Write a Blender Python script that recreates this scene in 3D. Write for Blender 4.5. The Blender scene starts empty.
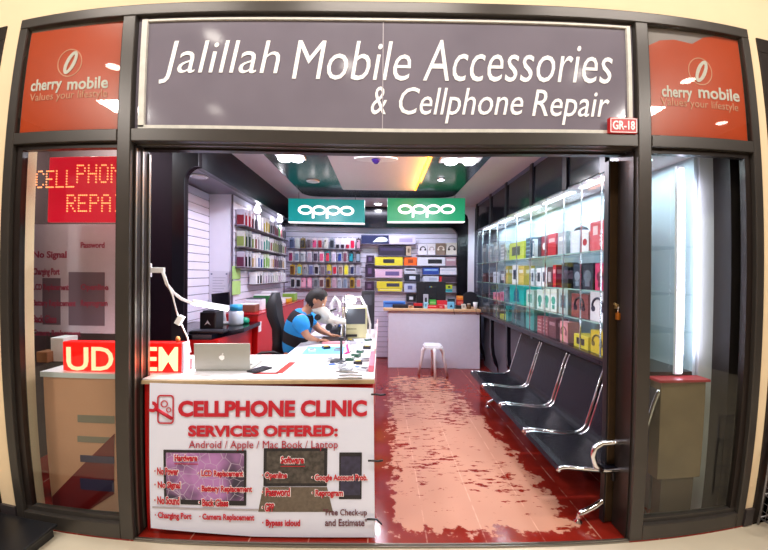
import bpy, bmesh, math, random
from mathutils import Vector, Matrix
random.seed(7)
PI = math.pi
C = bpy.context.scene.collection
sc = bpy.context.scene

# ------------------------------------------------------------------ camera (ultra-wide phone lens)
F = 340.0
K1, K2 = -7.79494588e-02, 5.86454400e-02
YAW, PIT, ROL = 7.88818217e-03, -2.54153787e-03, -8.17605002e-03
CAM = Vector((0, -2.10, 1.65))
def rotm():
    cy, sy = math.cos(YAW), math.sin(YAW); cp, sp = math.cos(PIT), math.sin(PIT); cr, sr = math.cos(ROL), math.sin(ROL)
    return Matrix(((cy,0,sy),(0,1,0),(-sy,0,cy))) @ Matrix(((1,0,0),(0,cp,-sp),(0,sp,cp))) @ Matrix(((cr,-sr,0),(sr,cr,0),(0,0,1)))
RM = rotm()
def P(px, py, Y):
    """world point at depth plane Y seen at a photo pixel (survey helper)"""
    x, y = px-384, py-275
    r2 = (x*x+y*y)/1e5; s = 1+K1*r2+K2*r2*r2
    d = RM @ Vector((x*s, y*s, F))
    k = (Y-CAM.y)/d.z
    return Vector((d.x*k, Y, CAM.z-d.y*k))
def PX(px, py, X):
    """world point on the plane x = X seen at a photo pixel"""
    q = P(px, py, CAM.y+1.0)
    k = X/q.x
    return Vector((X, CAM.y+k, CAM.z+(q.z-CAM.z)*k))
def PZ(px, py, Z):
    q = P(px, py, CAM.y+1.0)
    k = (Z-CAM.z)/(q.z-CAM.z)
    return Vector((q.x*k, CAM.y+k, Z))
cd = bpy.data.cameras.new('camera'); cam = bpy.data.objects.new('camera', cd); C.objects.link(cam); sc.camera = cam
cd.type = 'PANO'
cd.sensor_width = 36; cd.sensor_fit = 'HORIZONTAL'
cd.clip_start = .01
cc = cd
cc.panorama_type = 'FISHEYE_LENS_POLYNOMIAL'
cc.fisheye_fov = math.radians(170)
cc.fisheye_polynomial_k0 = 0
cc.fisheye_polynomial_k1, cc.fisheye_polynomial_k2, cc.fisheye_polynomial_k3, cc.fisheye_polynomial_k4 = [-k for k in (6.47058769e-02, -7.10702826e-04, -4.23284819e-05, 1.56335280e-06)]
def w3(v): return Vector((v.x, v.z, -v.y))
cr_ = w3(RM @ Vector((1,0,0))); cu_ = w3(RM @ Vector((0,-1,0))); cb_ = w3(RM @ Vector((0,0,-1)))
cam.matrix_world = Matrix(((cr_.x,cu_.x,cb_.x,CAM.x),(cr_.y,cu_.y,cb_.y,CAM.y),(cr_.z,cu_.z,cb_.z,CAM.z),(0,0,0,1)))

sc.view_settings.view_transform = 'Standard'
sc.view_settings.look = 'None'
sc.view_settings.exposure = 0.0
sc.view_settings.gamma = 1
sc.view_settings.use_curve_mapping = False
sc.cycles.use_denoising = True
sc.cycles.max_bounces = 10
sc.cycles.transparent_max_bounces = 24
sc.cycles.sample_clamp_indirect = 6
sc.cycles.caustics_reflective = False
sc.cycles.caustics_refractive = False

# ------------------------------------------------------------------ materials
def lin(h):
    h = h.lstrip('#')
    v = [int(h[i:i+2], 16)/255 for i in (0,2,4)]
    return tuple(c/12.92 if c <= .04045 else ((c+.055)/1.055)**2.4 for c in v)+(1,)
MATS = {}
def mat(name, col, rough=.5, metal=0, emit=0, noise=0, nscale=20, bump=0, ecol=None, coat=0, spec=.5):
    if name in MATS: return MATS[name]
    m = bpy.data.materials.new(name); m.use_nodes = True
    nt = m.node_tree; b = nt.nodes['Principled BSDF']
    c = lin(col)
    b.inputs['Base Color'].default_value = c
    b.inputs['Roughness'].default_value = rough
    b.inputs['Metallic'].default_value = metal
    b.inputs['Coat Weight'].default_value = coat
    b.inputs['Specular IOR Level'].default_value = spec
    if emit:
        b.inputs['Emission Color'].default_value = lin(ecol or col)
        b.inputs['Emission Strength'].default_value = emit
    if noise or bump:
        tc = nt.nodes.new('ShaderNodeTexCoord'); n = nt.nodes.new('ShaderNodeTexNoise')
        n.inputs['Scale'].default_value = nscale; n.inputs['Detail'].default_value = 5
        nt.links.new(tc.outputs['Object'], n.inputs['Vector'])
        if noise:
            r = nt.nodes.new('ShaderNodeValToRGB')
            r.color_ramp.elements[0].position = .3; r.color_ramp.elements[1].position = .7
            r.color_ramp.elements[0].color = tuple(x*(1-noise) for x in c[:3])+(1,)
            r.color_ramp.elements[1].color = tuple(min(1, x*(1+noise)) for x in c[:3])+(1,)
            nt.links.new(n.outputs['Fac'], r.inputs['Fac']); nt.links.new(r.outputs['Color'], b.inputs['Base Color'])
        if bump:
            bp = nt.nodes.new('ShaderNodeBump'); bp.inputs['Strength'].default_value = bump; bp.inputs['Distance'].default_value = .01
            nt.links.new(n.outputs['Fac'], bp.inputs['Height']); nt.links.new(bp.outputs['Normal'], b.inputs['Normal'])
    MATS[name] = m; return m
def glass(name, tint='#ffffff', refl=1.0, base=.0):
    if name in MATS: return MATS[name]
    m = bpy.data.materials.new(name); m.use_nodes = True; nt = m.node_tree
    for n in list(nt.nodes): nt.nodes.remove(n)
    out = nt.nodes.new('ShaderNodeOutputMaterial'); mix = nt.nodes.new('ShaderNodeMixShader')
    tr = nt.nodes.new('ShaderNodeBsdfTransparent'); gl = nt.nodes.new('ShaderNodeBsdfGlossy')
    fr = nt.nodes.new('ShaderNodeFresnel'); fr.inputs['IOR'].default_value = 1.5
    mu = nt.nodes.new('ShaderNodeMath'); mu.operation = 'MULTIPLY_ADD'; mu.inputs[1].default_value = refl; mu.inputs[2].default_value = base
    tr.inputs['Color'].default_value = lin(tint); gl.inputs['Roughness'].default_value = 0.02
    ge = nt.nodes.new('ShaderNodeNewGeometry'); inv = nt.nodes.new('ShaderNodeMath'); inv.operation = 'SUBTRACT'; inv.inputs[0].default_value = 1
    m2 = nt.nodes.new('ShaderNodeMath'); m2.operation = 'MULTIPLY'
    nt.links.new(ge.outputs['Backfacing'], inv.inputs[1]); nt.links.new(fr.outputs[0], mu.inputs[0])
    nt.links.new(mu.outputs[0], m2.inputs[0]); nt.links.new(inv.outputs[0], m2.inputs[1]); nt.links.new(m2.outputs[0], mix.inputs[0])
    nt.links.new(tr.outputs[0], mix.inputs[1]); nt.links.new(gl.outputs[0], mix.inputs[2]); nt.links.new(mix.outputs[0], out.inputs[0])
    MATS[name] = m; return m
def M(hexcol, rough=.45):
    """plain print / plastic material of one colour"""
    return mat('print '+hexcol+str(rough), hexcol, rough, noise=.04, nscale=60)

bronze = mat('dark bronze aluminium', '#45403c', .32, .35, noise=.06, nscale=8)
bronze_d = mat('darker bronze aluminium', '#2e2623', .3, .35, noise=.06, nscale=8)
alu = mat('bare aluminium', '#8d877e', .3, .85, noise=.04)
chrome = mat('chrome', '#e6e6ea', .08, 1.0)
black_gloss = mat('glossy black laminate', '#0b0a12', .16, 0, noise=.1, nscale=4)
plum = mat('dark plum laminate', '#12050f', .7, 0, noise=.15, nscale=3, spec=.1)
black_pl = mat('black plastic', '#17171b', .38, noise=.05)
white_wall = mat('white painted board', '#e6e3f0', .5, noise=.02, nscale=6)
cream = mat('cream wall paint', '#f2d9b2', .75, noise=.03, nscale=3)
ceil_m = mat('off white ceiling paint', '#cfc4cc', .6, noise=.03, nscale=3)
white_gl = mat('white plastic', '#f0f0f2', .3, noise=.02)
red_lam = mat('red laminate', '#c81414', .3, noise=.06, nscale=3)
beige_pl = mat('beige plastic', '#d9d8a8', .4, noise=.04)
wood_l = mat('light wood top', '#e2b98c', .35, noise=.08, nscale=14)
gl_clear = glass('clear shop glass', '#f4f8f6', 1.0)
gl_cab = glass('cabinet glass', '#fafdfc', .9)
gl_shelf = glass('green edge glass', '#f8fcfb', .8)

# ------------------------------------------------------------------ mesh builder
class MB:
    def __init__(s): s.v = []; s.f = []; s.mi = []; s.sm = []
    def add(s, vs, fs, mi=0, smooth=False):
        o = len(s.v); s.v += [tuple(v) for v in vs]
        for f in fs: s.f.append(tuple(o+i for i in f)); s.mi.append(mi); s.sm.append(smooth)
        return s
    def box(s, x0, x1, y0, y1, z0, z1, mi=0, bev=0):
        if x0 > x1: x0, x1 = x1, x0
        if y0 > y1: y0, y1 = y1, y0
        if z0 > z1: z0, z1 = z1, z0
        if bev <= 0:
            vs = [(x,y,z) for z in (z0,z1) for y in (y0,y1) for x in (x0,x1)]
            return s.add(vs, [(0,2,3,1),(4,5,7,6),(0,1,5,4),(2,6,7,3),(0,4,6,2),(1,3,7,5)], mi)
        bev = min(bev, (x1-x0)/2.01, (y1-y0)/2.01, (z1-z0)/2.01)
        bm = bmesh.new(); r = bmesh.ops.create_cube(bm, size=1)
        for v in bm.verts: v.co = Vector(((x0+x1)/2+v.co.x*(x1-x0), (y0+y1)/2+v.co.y*(y1-y0), (z0+z1)/2+v.co.z*(z1-z0)))
        bmesh.ops.bevel(bm, geom=bm.edges[:], offset=bev, segments=2, affect='EDGES', profile=.5)
        bm.verts.index_update()
        s.add([v.co[:] for v in bm.verts], [[v.index for v in f.verts] for f in bm.faces], mi); bm.free(); return s
    def obox(s, c, sx, sy, sz, R=None, mi=0):
        """oriented box: centre, size, rotation matrix"""
        R = R or Matrix.Identity(3)
        vs = [Vector(c)+R @ Vector((x*sx/2,y*sy/2,z*sz/2)) for z in (-1,1) for y in (-1,1) for x in (-1,1)]
        return s.add(vs, [(0,2,3,1),(4,5,7,6),(0,1,5,4),(2,6,7,3),(0,4,6,2),(1,3,7,5)], mi)
    def cyl(s, a, b, r0, r1=None, n=12, mi=0, smooth=True, cap=True):
        a, b = Vector(a), Vector(b); r1 = r0 if r1 is None else r1
        d = (b-a).normalized(); u = d.orthogonal().normalized(); w = d.cross(u)
        vs = []
        for p, r in ((a,r0),(b,r1)):
            for i in range(n):
                t = 2*PI*i/n; vs.append(p+u*math.cos(t)*r+w*math.sin(t)*r)
        s.add(vs, [(i,(i+1)%n,n+(i+1)%n,n+i) for i in range(n)], mi, smooth)
        if cap:
            s.add(vs[:n], [tuple(reversed(range(n)))], mi); s.add(vs[n:], [tuple(range(n))], mi)
        return s
    def tube(s, pts, r, n=8, mi=0, closed=False, rs=None):
        pts = [Vector(p) for p in pts]; m = len(pts); vs = []; u = None
        for i, p in enumerate(pts):
            if closed: d = (pts[(i+1)%m]-pts[i-1])
            else: d = pts[min(i+1,m-1)]-pts[max(i-1,0)]
            d = d.normalized() if d.length > 1e-9 else Vector((0,0,1))
            u = d.orthogonal().normalized() if u is None else (u-d*u.dot(d)).normalized()
            w = d.cross(u); rr = rs[i] if rs else r
            for k in range(n):
                t = 2*PI*k/n; vs.append(p+u*math.cos(t)*rr+w*math.sin(t)*rr)
        fs = [(i*n+k, i*n+(k+1)%n, ((i+1)%m)*n+(k+1)%n, ((i+1)%m)*n+k) for i in range(m if closed else m-1) for k in range(n)]
        s.add(vs, fs, mi, True)
        if not closed: s.add(vs[:n], [tuple(reversed(range(n)))], mi); s.add(vs[-n:], [tuple(range(n))], mi)
        return s
    def lathe(s, prof, c=(0,0,0), n=20, mi=0, axis='z', cap=True):
        c = Vector(c); vs = []
        for (r, h) in prof:
            for k in range(n):
                t = 2*PI*k/n; a, b = r*math.cos(t), r*math.sin(t)
                vs.append(c+(Vector((a,b,h)) if axis == 'z' else Vector((a,h,b)) if axis == 'y' else Vector((h,a,b))))
        s.add(vs, [(i*n+k, i*n+(k+1)%n, (i+1)*n+(k+1)%n, (i+1)*n+k) for i in range(len(prof)-1) for k in range(n)], mi, True)
        if cap:
            s.add(vs[:n], [tuple(reversed(range(n)))], mi); s.add(vs[-n:], [tuple(range(n))], mi)
        return s
    def ball(s, c, r, n=14, mi=0, sc3=(1,1,1)):
        prof = [(max(1e-4, math.sin(PI*i/n)), -math.cos(PI*i/n)) for i in range(n+1)]
        o = len(s.v); s.lathe(prof, (0,0,0), n+4, mi)
        for i in range(o, len(s.v)):
            v = s.v[i]; s.v[i] = (c[0]+v[0]*r*sc3[0], c[1]+v[1]*r*sc3[1], c[2]+v[2]*r*sc3[2])
        return s
    def prism(s, poly, a0, a1, axis='y', mi=0, smooth=False):
        """extrude a 2-D polygon; axis y: poly is (x,z); axis x: (y,z); axis z: (x,y)"""
        def q(p, h): return (p[0],h,p[1]) if axis == 'y' else (h,p[0],p[1]) if axis == 'x' else (p[0],p[1],h)
        n = len(poly); vs = [q(p,a0) for p in poly]+[q(p,a1) for p in poly]
        s.add(vs, [tuple(range(n)), tuple(reversed(range(n,2*n)))], mi)
        s.add(vs, [(i,n+i,n+(i+1)%n,(i+1)%n) for i in range(n)], mi, smooth); return s
    def mesh(s, name, *mats):
        me = bpy.data.meshes.new(name); me.from_pydata(s.v, [], s.f)
        for m in mats: me.materials.append(m)
        for i, p in enumerate(me.polygons): p.material_index = s.mi[i]; p.use_smooth = s.sm[i]
        bm = bmesh.new(); bm.from_mesh(me); bmesh.ops.remove_doubles(bm, verts=bm.verts, dist=1e-6)
        bmesh.ops.recalc_face_normals(bm, faces=bm.faces); bm.to_mesh(me); bm.free(); me.update(); return me
    def obj(s, name, mats, parent=None, loc=None, rot=None):
        if not isinstance(mats, (list, tuple)): mats = [mats]
        o = bpy.data.objects.new(name, s.mesh(name, *mats)); C.objects.link(o)
        if loc is not None: o.location = loc
        if rot is not None: o.rotation_euler = rot
        if parent is not None:
            o.parent = parent
            if loc is None and not parent.get('_at0'):   # geometry given in world metres: keep it there
                o.matrix_parent_inverse = Matrix.Translation(-Vector(parent.location)) if not any(parent.rotation_euler) else parent.matrix_basis.inverted()
        return o
def tag(o, label, cat, group=None):
    o['label'] = label; o['category'] = cat
    if group: o['group'] = group
    return o
def thing(name, label, cat, loc=(0,0,0), rz=0, group=None):
    o = bpy.data.objects.new(name, None); C.objects.link(o); o.location = loc; o.rotation_euler = (0,0,rz)
    o.empty_display_size = .05
    return tag(o, label, cat, group)
def root_s(name, loc=(0,0,0)):
    o = bpy.data.objects.new(name, None); C.objects.link(o); o.location = loc; o['kind'] = 'structure'; return o
def struct(o): o['kind'] = 'structure'; return o
def dup(root, loc, label, rz=None, group=None):
    r = root.copy(); C.objects.link(r); r.location = loc; r['label'] = label
    if rz is not None: r.rotation_euler = (0,0,rz)
    if group: r['group'] = group
    for ch in root.children:
        c = ch.copy(); C.objects.link(c); c.parent = r
        for g in ch.children:
            d = g.copy(); C.objects.link(d); d.parent = c
    return r
def arc(cx, cy, r, a0, a1, n=8):
    return [(cx+r*math.cos(math.radians(a0+(a1-a0)*i/n)), cy+r*math.sin(math.radians(a0+(a1-a0)*i/n))) for i in range(n+1)]
def rrect(x0, x1, z0, z1, r, n=5):
    return arc(x1-r,z1-r,r,0,90,n)+arc(x0+r,z1-r,r,90,180,n)+arc(x0+r,z0+r,r,180,270,n)+arc(x1-r,z0+r,r,270,360,n)
# lettering: fitted to a rectangle on a plane facing -Y
def text(s, x0, x1, z0, z1, y, m, parent=None, name='lettering', bold=0, shear=0, th=.002, facing='-y'):
    cu = bpy.data.curves.new(name, 'FONT'); cu.body = s; cu.size = 1; cu.offset = bold; cu.shear = shear; cu.extrude = .5; cu.resolution_u = 3
    o = bpy.data.objects.new(name, cu); C.objects.link(o)
    dg = bpy.context.evaluated_depsgraph_get(); dg.update()
    me = bpy.data.meshes.new_from_object(o.evaluated_get(dg)); C.objects.unlink(o); bpy.data.objects.remove(o)
    xs = [v.co.x for v in me.vertices]; ys = [v.co.y for v in me.vertices]
    a, b, c, d = min(xs), max(xs), min(ys), max(ys)
    for v in me.vertices:
        u = (v.co.x-a)/(b-a); w = (v.co.y-c)/(d-c); e = v.co.z*th
        if facing == '-y': v.co = (x0+(x1-x0)*u, y-e-th/2, z0+(z1-z0)*w)
        else: v.co = (y-e-th/2, x0+(x1-x0)*u, z0+(z1-z0)*w)      # facing -x: x0..x1 run along world y
    me.materials.clear(); me.materials.append(m)
    o = bpy.data.objects.new(name, me); C.objects.link(o)
    if parent: o.parent = parent; o.matrix_parent_inverse = Matrix.Translation(-Vector(parent.location))
    return o
def ptext(s, x0, y0, x1, y1, Y, m, parent, **k):
    a = P(x0, (y0+y1)/2, Y); b = P(x1, (y0+y1)/2, Y); c = P((x0+x1)/2, y0, Y); d = P((x0+x1)/2, y1, Y)
    return text(s, a.x, b.x, d.z, c.z, Y, m, parent, **k)

# ================================================================== SHOPFRONT
XL, XR, XA, XB, ZT, ZS = -2.367, 2.410, -1.597, 1.640, 3.293, 2.437   # outer edges, mullion outer faces, top, transom soffit
FD = .12
# frame: one welded aluminium grid
fr = root_s('storefront_frame')
MB().box(XL, XR, 0, FD, ZT-.07, ZT, bev=.006).obj('head_rail', bronze, fr)
MB().box(XL+.065, XA, 0, FD, ZS, ZS+.075, bev=.005).box(XA+.085, XB-.085, 0, FD, ZS, ZS+.078, bev=.005).box(XB, XR-.06, 0, FD, ZS, ZS+.075, bev=.005).obj('transom', bronze, fr)
MB().box(XL, XL+.065, 0, FD, 0, ZT-.07, bev=.006).obj('outer_post', bronze, fr)
MB().box(XR-.06, XR, 0, FD, 0, ZT-.07, bev=.006).obj('outer_post', bronze, fr)
MB().box(XA, XA+.085, 0, FD, 0, ZT-.07, bev=.006).obj('mullion', bronze, fr)
MB().box(XB-.085, XB, 0, FD, 0, ZT-.07, bev=.006).obj('mullion', bronze, fr)
for a, b in ((XL+.065, XA), (XB, XR-.06)):
    MB().box(a, b, 0, FD, 0, .10, bev=.006).box(a, b, .03, .07, .10, .13).obj('bottom_rail', bronze, fr)
    w1, w2 = (.05,.02) if a < 0 else (.02,.045)
    MB().box(a, a+w1, .03, .07, .13, ZS).box(b-w2, b, .03, .07, .13, ZS).box(a+w1, b-w2, .03, .07, ZS-.03, ZS).obj('glazing_bead', bronze_d, fr)
MB().box(XA+.085, XB-.085, .0, .03, -.008, .003).box(XA+.085, XB-.085, .012, .018, .003, .008).obj('sill_track', alu, fr)
# reveal lining of the door opening
MB().box(XA+.086, XB-.086, .121, .17, ZS-.012, ZS+.05).obj('door_head', bronze_d, fr)
MB().box(XA+.086, XB-.086, .055, .062, ZS-.008, ZS-.001).obj('door_head_lip', alu, fr)
MB().box(XA+.04, XA+.084, .121, .17, .0, ZS).box(XA+.086, XA+.096, .03, .17, .006, ZS-.014).obj('door_jamb', bronze_d, fr)
MB().box(XA+.096, XA+.1, .035, .047, .02, ZS-.03).box(XA+.096, XA+.102, .090, .105, .02, ZS-.03).box(XA+.096, XA+.104, .15, .168, .02, ZS-.03).obj('chrome_strip', alu, fr)
MB().box(XB-.084, XB-.04, .121, .17, .0, ZS).box(XB-.096, XB-.086, .03, .17, .006, ZS-.014).obj('door_jamb', bronze_d, fr)
# the sliding door leaf parked at the right
dr = root_s('door_1')
sx0, sx1 = P(608, 300, .19).x, P(623, 300, .19).x
MB().box(sx0, sx1, .18, .22, .01, ZS-.03, bev=.004).obj('door_stile', mat('warm bronze stile', '#5a4632', .22, .6, noise=.05), dr)
MB().box(sx0-.012, sx0-.001, .178, .222, .01, ZS-.03).obj('door_seal', black_pl, dr)
MB().box(sx1+.001, sx1+.02, .205, .215, .01, ZS-.03).obj('door_guide', alu, dr)
pl = thing('padlock', 'small brass padlock hanging from the hasp on the right door stile', 'padlock', P(620, 316, .15))
q = pl.location
MB().box(q.x-.022, q.x+.022, .135, .165, q.z-.025, q.z+.02, bev=.004).obj('lock_body', mat('brass', '#c9762a', .3, .7), pl)
MB().tube([(q.x-.013,.15,q.z+.02),(q.x-.013,.15,q.z+.045)]+[(q.x+a[0],.15,q.z+.045+a[1]) for a in arc(0,0,.013,180,0,6)]+[(q.x+.013,.15,q.z+.02)], .004).obj('shackle', chrome, pl)
hs = tag(MB().box(q.x-.02, q.x+.02, .152, .18, q.z+.045, q.z+.075, bev=.003).cyl((q.x-.03,.16,q.z+.08),(q.x-.002,.16,q.z+.06),.008).obj('hasp', mat('worn brass', '#b79a68', .35, .8)), 'worn brass hasp on the right door stile above the padlock', 'hasp')

# glass of the two side windows
for i, (a, b) in enumerate(((XL+.065, XA), (XB, XR-.06))):
    w = MB().box(a+.005, b-.005, .047, .053, .125, ZS-.003).obj('window_%d' % (i+1), glass('storefront glass', '#f2f6f4', 1.15, .015)); struct(w)

# ---- name board
sg_m = bpy.data.materials.new('grey mesh vinyl'); sg_m.use_nodes = True
nt = sg_m.node_tree; b = nt.nodes['Principled BSDF']; b.inputs['Roughness'].default_value = .10
tc = nt.nodes.new('ShaderNodeTexCoord'); nz = nt.nodes.new('ShaderNodeTexNoise'); nz.inputs['Scale'].default_value = 3
rp = nt.nodes.new('ShaderNodeValToRGB'); rp.color_ramp.elements[0].color = lin('#726c78'); rp.color_ramp.elements[1].color = lin('#847d8a')
nt.links.new(tc.outputs['Object'], nz.inputs['Vector']); nt.links.new(nz.outputs['Fac'], rp.inputs['Fac']); nt.links.new(rp.outputs['Color'], b.inputs['Base Color'])
wtxt = mat('white cut vinyl', '#ffffff', .35)
sg = thing('shop_sign', 'wide grey signboard with white lettering for the accessories and repair shop', 'sign', (0, .06, 2.55))
bx0, bx1, bz0, bz1 = XA+.088, XB-.088, ZS+.080, ZT-.072
MB().box(bx0, bx1, .032, .045, bz0, bz1).obj('sign_panel', sg_m, sg)
MB().box(bx0+.03, bx0+.065, .015, .032, bz0+.01, bz1-.02).box(bx1-.045, bx1-.022, .015, .032, bz0+.01, bz1-.02).box(bx0+.03, bx1-.022, .015, .032, bz0, bz0+.022).box(bx0+.03, bx1-.022, .02, .032, bz1-.03, bz1-.018).obj('sign_trim', mat('pale trim strip', '#d9d6cc', .4, noise=.1), sg)
MB().box(-.003, .003, .028, .032, bz0+.02, bz1-.03).obj('panel_joint', mat('joint grey', '#b0a8b0', .5), sg)
lt = dict(bold=-.004, shear=.22, th=.0015)
for wd, x0, x1, y0, y1 in (('Jalillah', 159, 280, 40, 83.5), ('Mobile', 292, 411, 41, 80.5), ('Accessories', 423, 613, 41, 82)):
    ptext(wd, x0, y0, x1, y1, .030, wtxt, sg, **lt)
for wd, x0, x1, y0, y1 in (('&', 371, 387, 87, 115), ('Cellphone', 399, 523, 88, 124), ('Repair', 532, 610, 90, 125)):
    ptext(wd, x0, y0, x1, y1, .030, wtxt, sg, **dict(lt, bold=.002))
gp = thing('unit_number_plate', 'small red plate reading GR-18 at the lower right of the grey signboard', 'sign', (1.35, .03, 2.5))
a = P(610, 117, -.01); b = P(638, 133.5, -.01)
MB().box(a.x, b.x, -.012, .0148, b.z, a.z, bev=.003).obj('plate', mat('plate red', '#c3161c', .35), gp)
MB().box(a.x+.005, b.x-.005, -.0135, -.012, a.z-.009, a.z-.005).box(a.x+.005, b.x-.005, -.0135, -.012, b.z+.005, b.z+.009).box(a.x+.004, a.x+.008, -.0135, -.012, b.z+.005, a.z-.005).box(b.x-.008, b.x-.004, -.0135, -.012, b.z+.005, a.z-.005).obj('plate_border', wtxt, gp)
text('GR-18', a.x+.018, b.x-.018, b.z+.022, a.z-.020, -.012, wtxt, gp, bold=.02, th=.002)

# ---- the two orange posters
def ell_ring(mb, cx, cz, rx, rz, w, y0, y1, n=32, tilt=0):
    ca, sa = math.cos(tilt), math.sin(tilt); o = []
    for k in range(n):
        t = 2*PI*k/n
        for s_ in (0, 1):
            u, v = (rx-w*s_)*math.cos(t), (rz-w*s_)*math.sin(t)
            for y in (y0, y1): o.append((cx+u*ca-v*sa, y, cz+u*sa+v*ca))
    fs = []
    for k in range(n):
        i, j = k*4, ((k+1)%n)*4
        fs += [(i,j,j+2,i+2), (i+1,i+3,j+3,j+1), (i,i+1,j+1,j), (i+2,j+2,j+3,i+3)]
    mb.add(o, fs); return mb
orange = mat('orange poster print', '#e24a12', .3, noise=.05, nscale=2)
soft = mat('pale emboss print', '#f3b9a0', .4); faint = mat('faint orange print', '#f8b090', .4)
for side, (a, b), lx0, lx1, ly in ((0, (XL+.065, XA), 31, 108, 76), (1, (XB, XR-.06), 661, 738, 84)):
    t = thing('brand_poster', ('orange poster with white bean emblem and two lines of lettering above the left window',
              'orange poster with torn top corner and white bean emblem above the right window')[side], 'poster', ((a+b)/2, .05, ZS+.09), group='orange posters over the side windows')
    z0, z1 = ZS+.085, ZT-.073
    if side: poly = [(a+.012,z0),(b-.012,z0),(b-.012,z1-.01),(a+.52,z1-.005),(a+.42,z1-.03),(a+.33,z1-.085),(a+.2,z1-.07),(a+.1,z1-.085),(a+.012,z1-.13)]
    else: poly = [(a+.012,z0),(b-.012,z0),(b-.012,z1-.01),(a+.4,z1-.02),(a+.012,z1-.02)]
    MB().prism(poly, .032, .038).obj('poster_sheet', orange, t)
    MB().box(a+.001, b-.001, .04, .05, ZS+.076, ZT-.071).obj('backing_board', mat('grey backing', '#b7a2a4', .5), t)
    MB().box(a+.001, b-.001, .012, .016, ZS+.076, ZT-.071).obj('pane', glass('storefront glass'), t)
    off = lx0-31
    def W(px, py): return P(px+off, py+(8.5 if side else 0), .032)
    c = W(70, 63)
    mb = MB(); ell_ring(mb, c.x, c.z, .088, .092, .006, .030, .0322); mb.obj('emblem_ring', faint, t)
    mb = MB(); ell_ring(mb, c.x+.008, c.z, .036, .080, .024, .0285, .0305, tilt=-.45); mb.obj('emblem_bean', mat('white emblem print', '#fbe9e0', .4), t)
    sl = math.tan(math.radians(4 if not side else -6))
    for s_, x0, x1, y0, y1, mm, bd in (('cherry', 32, 62, 79, 94, mat('white poster print', '#fff1e8', .4), .02), ('mobile', 68, 108, 77, 89, mat('white poster print', '#fff1e8', .4), .02), ('Values your lifestyle', 31, 107, 91, 101, faint, -.002)):
        u, v = W((x0), (y0+y1)/2), W((x1), (y0+y1)/2); dy_ = (0 if not side else {'cherry': -1.5, 'mobile': 2.5}.get(s_, .5)); p0, p1 = W((x0+x1)/2, y0+dy_), W((x0+x1)/2, y1+dy_)
        o = text(s_, u.x, v.x, p1.z, p0.z, .0305, mm, t, bold=bd, name='lettering')

# ================================================================== CORRIDOR (in front of the shop)
fl_c = mat('cream corridor tile', '#cfc3ac', .25, noise=.08, nscale=2)
struct(MB().box(-6, 6, -5, 0, -.06, -.008).obj('floor_corridor', fl_c))
NL, NR = P(7, 26, 0), P(756, 38, 0)
wl = MB()
for (x0,x1) in ((NL.x, XL), (XR, NR.x)): wl.box(x0, x1, .01, .25, 0, 3.2)
wl.box(NL.x, NR.x, .01, .25, 3.2, ZT) if False else wl.box(NL.x, XL, .01, .25, 3.2, ZT).box(XR, NR.x, .01, .25, 3.2, ZT)
wl.box(NL.x, NR.x, .01, .25, ZT, 5.0).box(-7, NL.x, .01, .25, NL.z, 5.0).box(NR.x, 7, .01, .25, NR.z, 5.0)
struct(wl.obj('wall_front', cream))
bb = MB().box(NL.x, XL, -.012, .009, 0, .12).box(XR, NR.x, -.012, .009, 0, .12)
struct(bb.obj('baseboard_front', mat('dark baseboard', '#3a3436', .4)))
struct(MB().box(-7, 7, -5, .009, 4.6, 4.7).obj('ceiling_corridor', mat('corridor ceiling', '#c9c2b8', .8)))
struct(MB().box(-7, 7, -5.2, -5.001, 0, 4.6).obj('wall_opposite', mat('opposite wall', '#7d6a58', .7, noise=.2, nscale=1)))
# neighbouring fronts at both edges
for s_, n_ in ((-1, NL), (1, NR)):
    nf = root_s('neighbour_shopfront', (n_.x, 0, 0))
    MB().box(n_.x, n_.x+s_*.1, 0, .12, 0, n_.z-.101, bev=.005).obj('post', bronze_d, nf)
    MB().box(n_.x, s_*7, 0, .12, n_.z-.1, n_.z).obj('head_rail', bronze_d, nf)
    MB().box(n_.x+s_*.101, s_*7, .3, .32, 0, n_.z-.1).obj('dark_interior', mat('dark purple interior', '#1c1020', .5), nf)
# wire rack at the lower right
wr = thing('wire_rack', 'grey wire shelf rack standing against the cream wall right of the shop', 'rack', (2.75, -.25, 0))
mb = MB(); x0, x1, y0, y1, h = 2.53, 2.98, -.32, -.02, .62
for x in (x0, x1):
    for y in (y0, y1): MB().cyl((x,y,0),(x,y,h),.008).obj('post', mat('grey wire', '#9a979b', .3, .7), wr)
for z in (.05, .22, .42, .61):
    mb = MB()
    for y in (y0, y1): mb.cyl((x0,y,z),(x1,y,z),.006,n=6)
    for x in (x0, x1): mb.cyl((x,y0,z),(x,y1,z),.006,n=6)
    for k in range(1, 9): mb.cyl((x0+k*.05,y0,z),(x0+k*.05,y1,z),.003,n=5)
    mb.obj('wire_shelf', mat('grey wire', '#9a979b', .3, .7), wr)
mb = MB()
for k in range(1, 10): mb.cyl((x0, y0, .05+k*.056), (x1, y0, .05+k*.056), .0025, n=5)
for k in range(1, 6): mb.cyl((x0, y0+k*.05, .05), (x0, y0+k*.05, .61), .0025, n=5)
for k in range(1, 10): mb.cyl((x0, y0, .05+k*.056), (x0, y1, .05+k*.056), .0025, n=5)
mb.obj('wire_grid', mat('grey wire', '#9a979b', .3, .7), wr)
for nm, lab, x, cl, z in (('carton', 'orange carton on the lower shelf of the wire rack', 2.78, '#d8651e', .229), ('carton', 'black carton on the upper shelf of the wire rack', 2.76, '#1d1b1f', .429)):
    tag(MB().box(x-.12, x+.12, -.27, -.06, z, z+.15, bev=.004).obj(nm, M(cl)), lab, 'box')
bk = thing('black_crate', 'low black crate on the corridor floor at the bottom left corner', 'crate', (-2.3, -.3, 0))
MB().box(-2.75, -2.03, -.42, -.05, -.008, .055, bev=.006).obj('crate_body', black_pl, bk)
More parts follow.
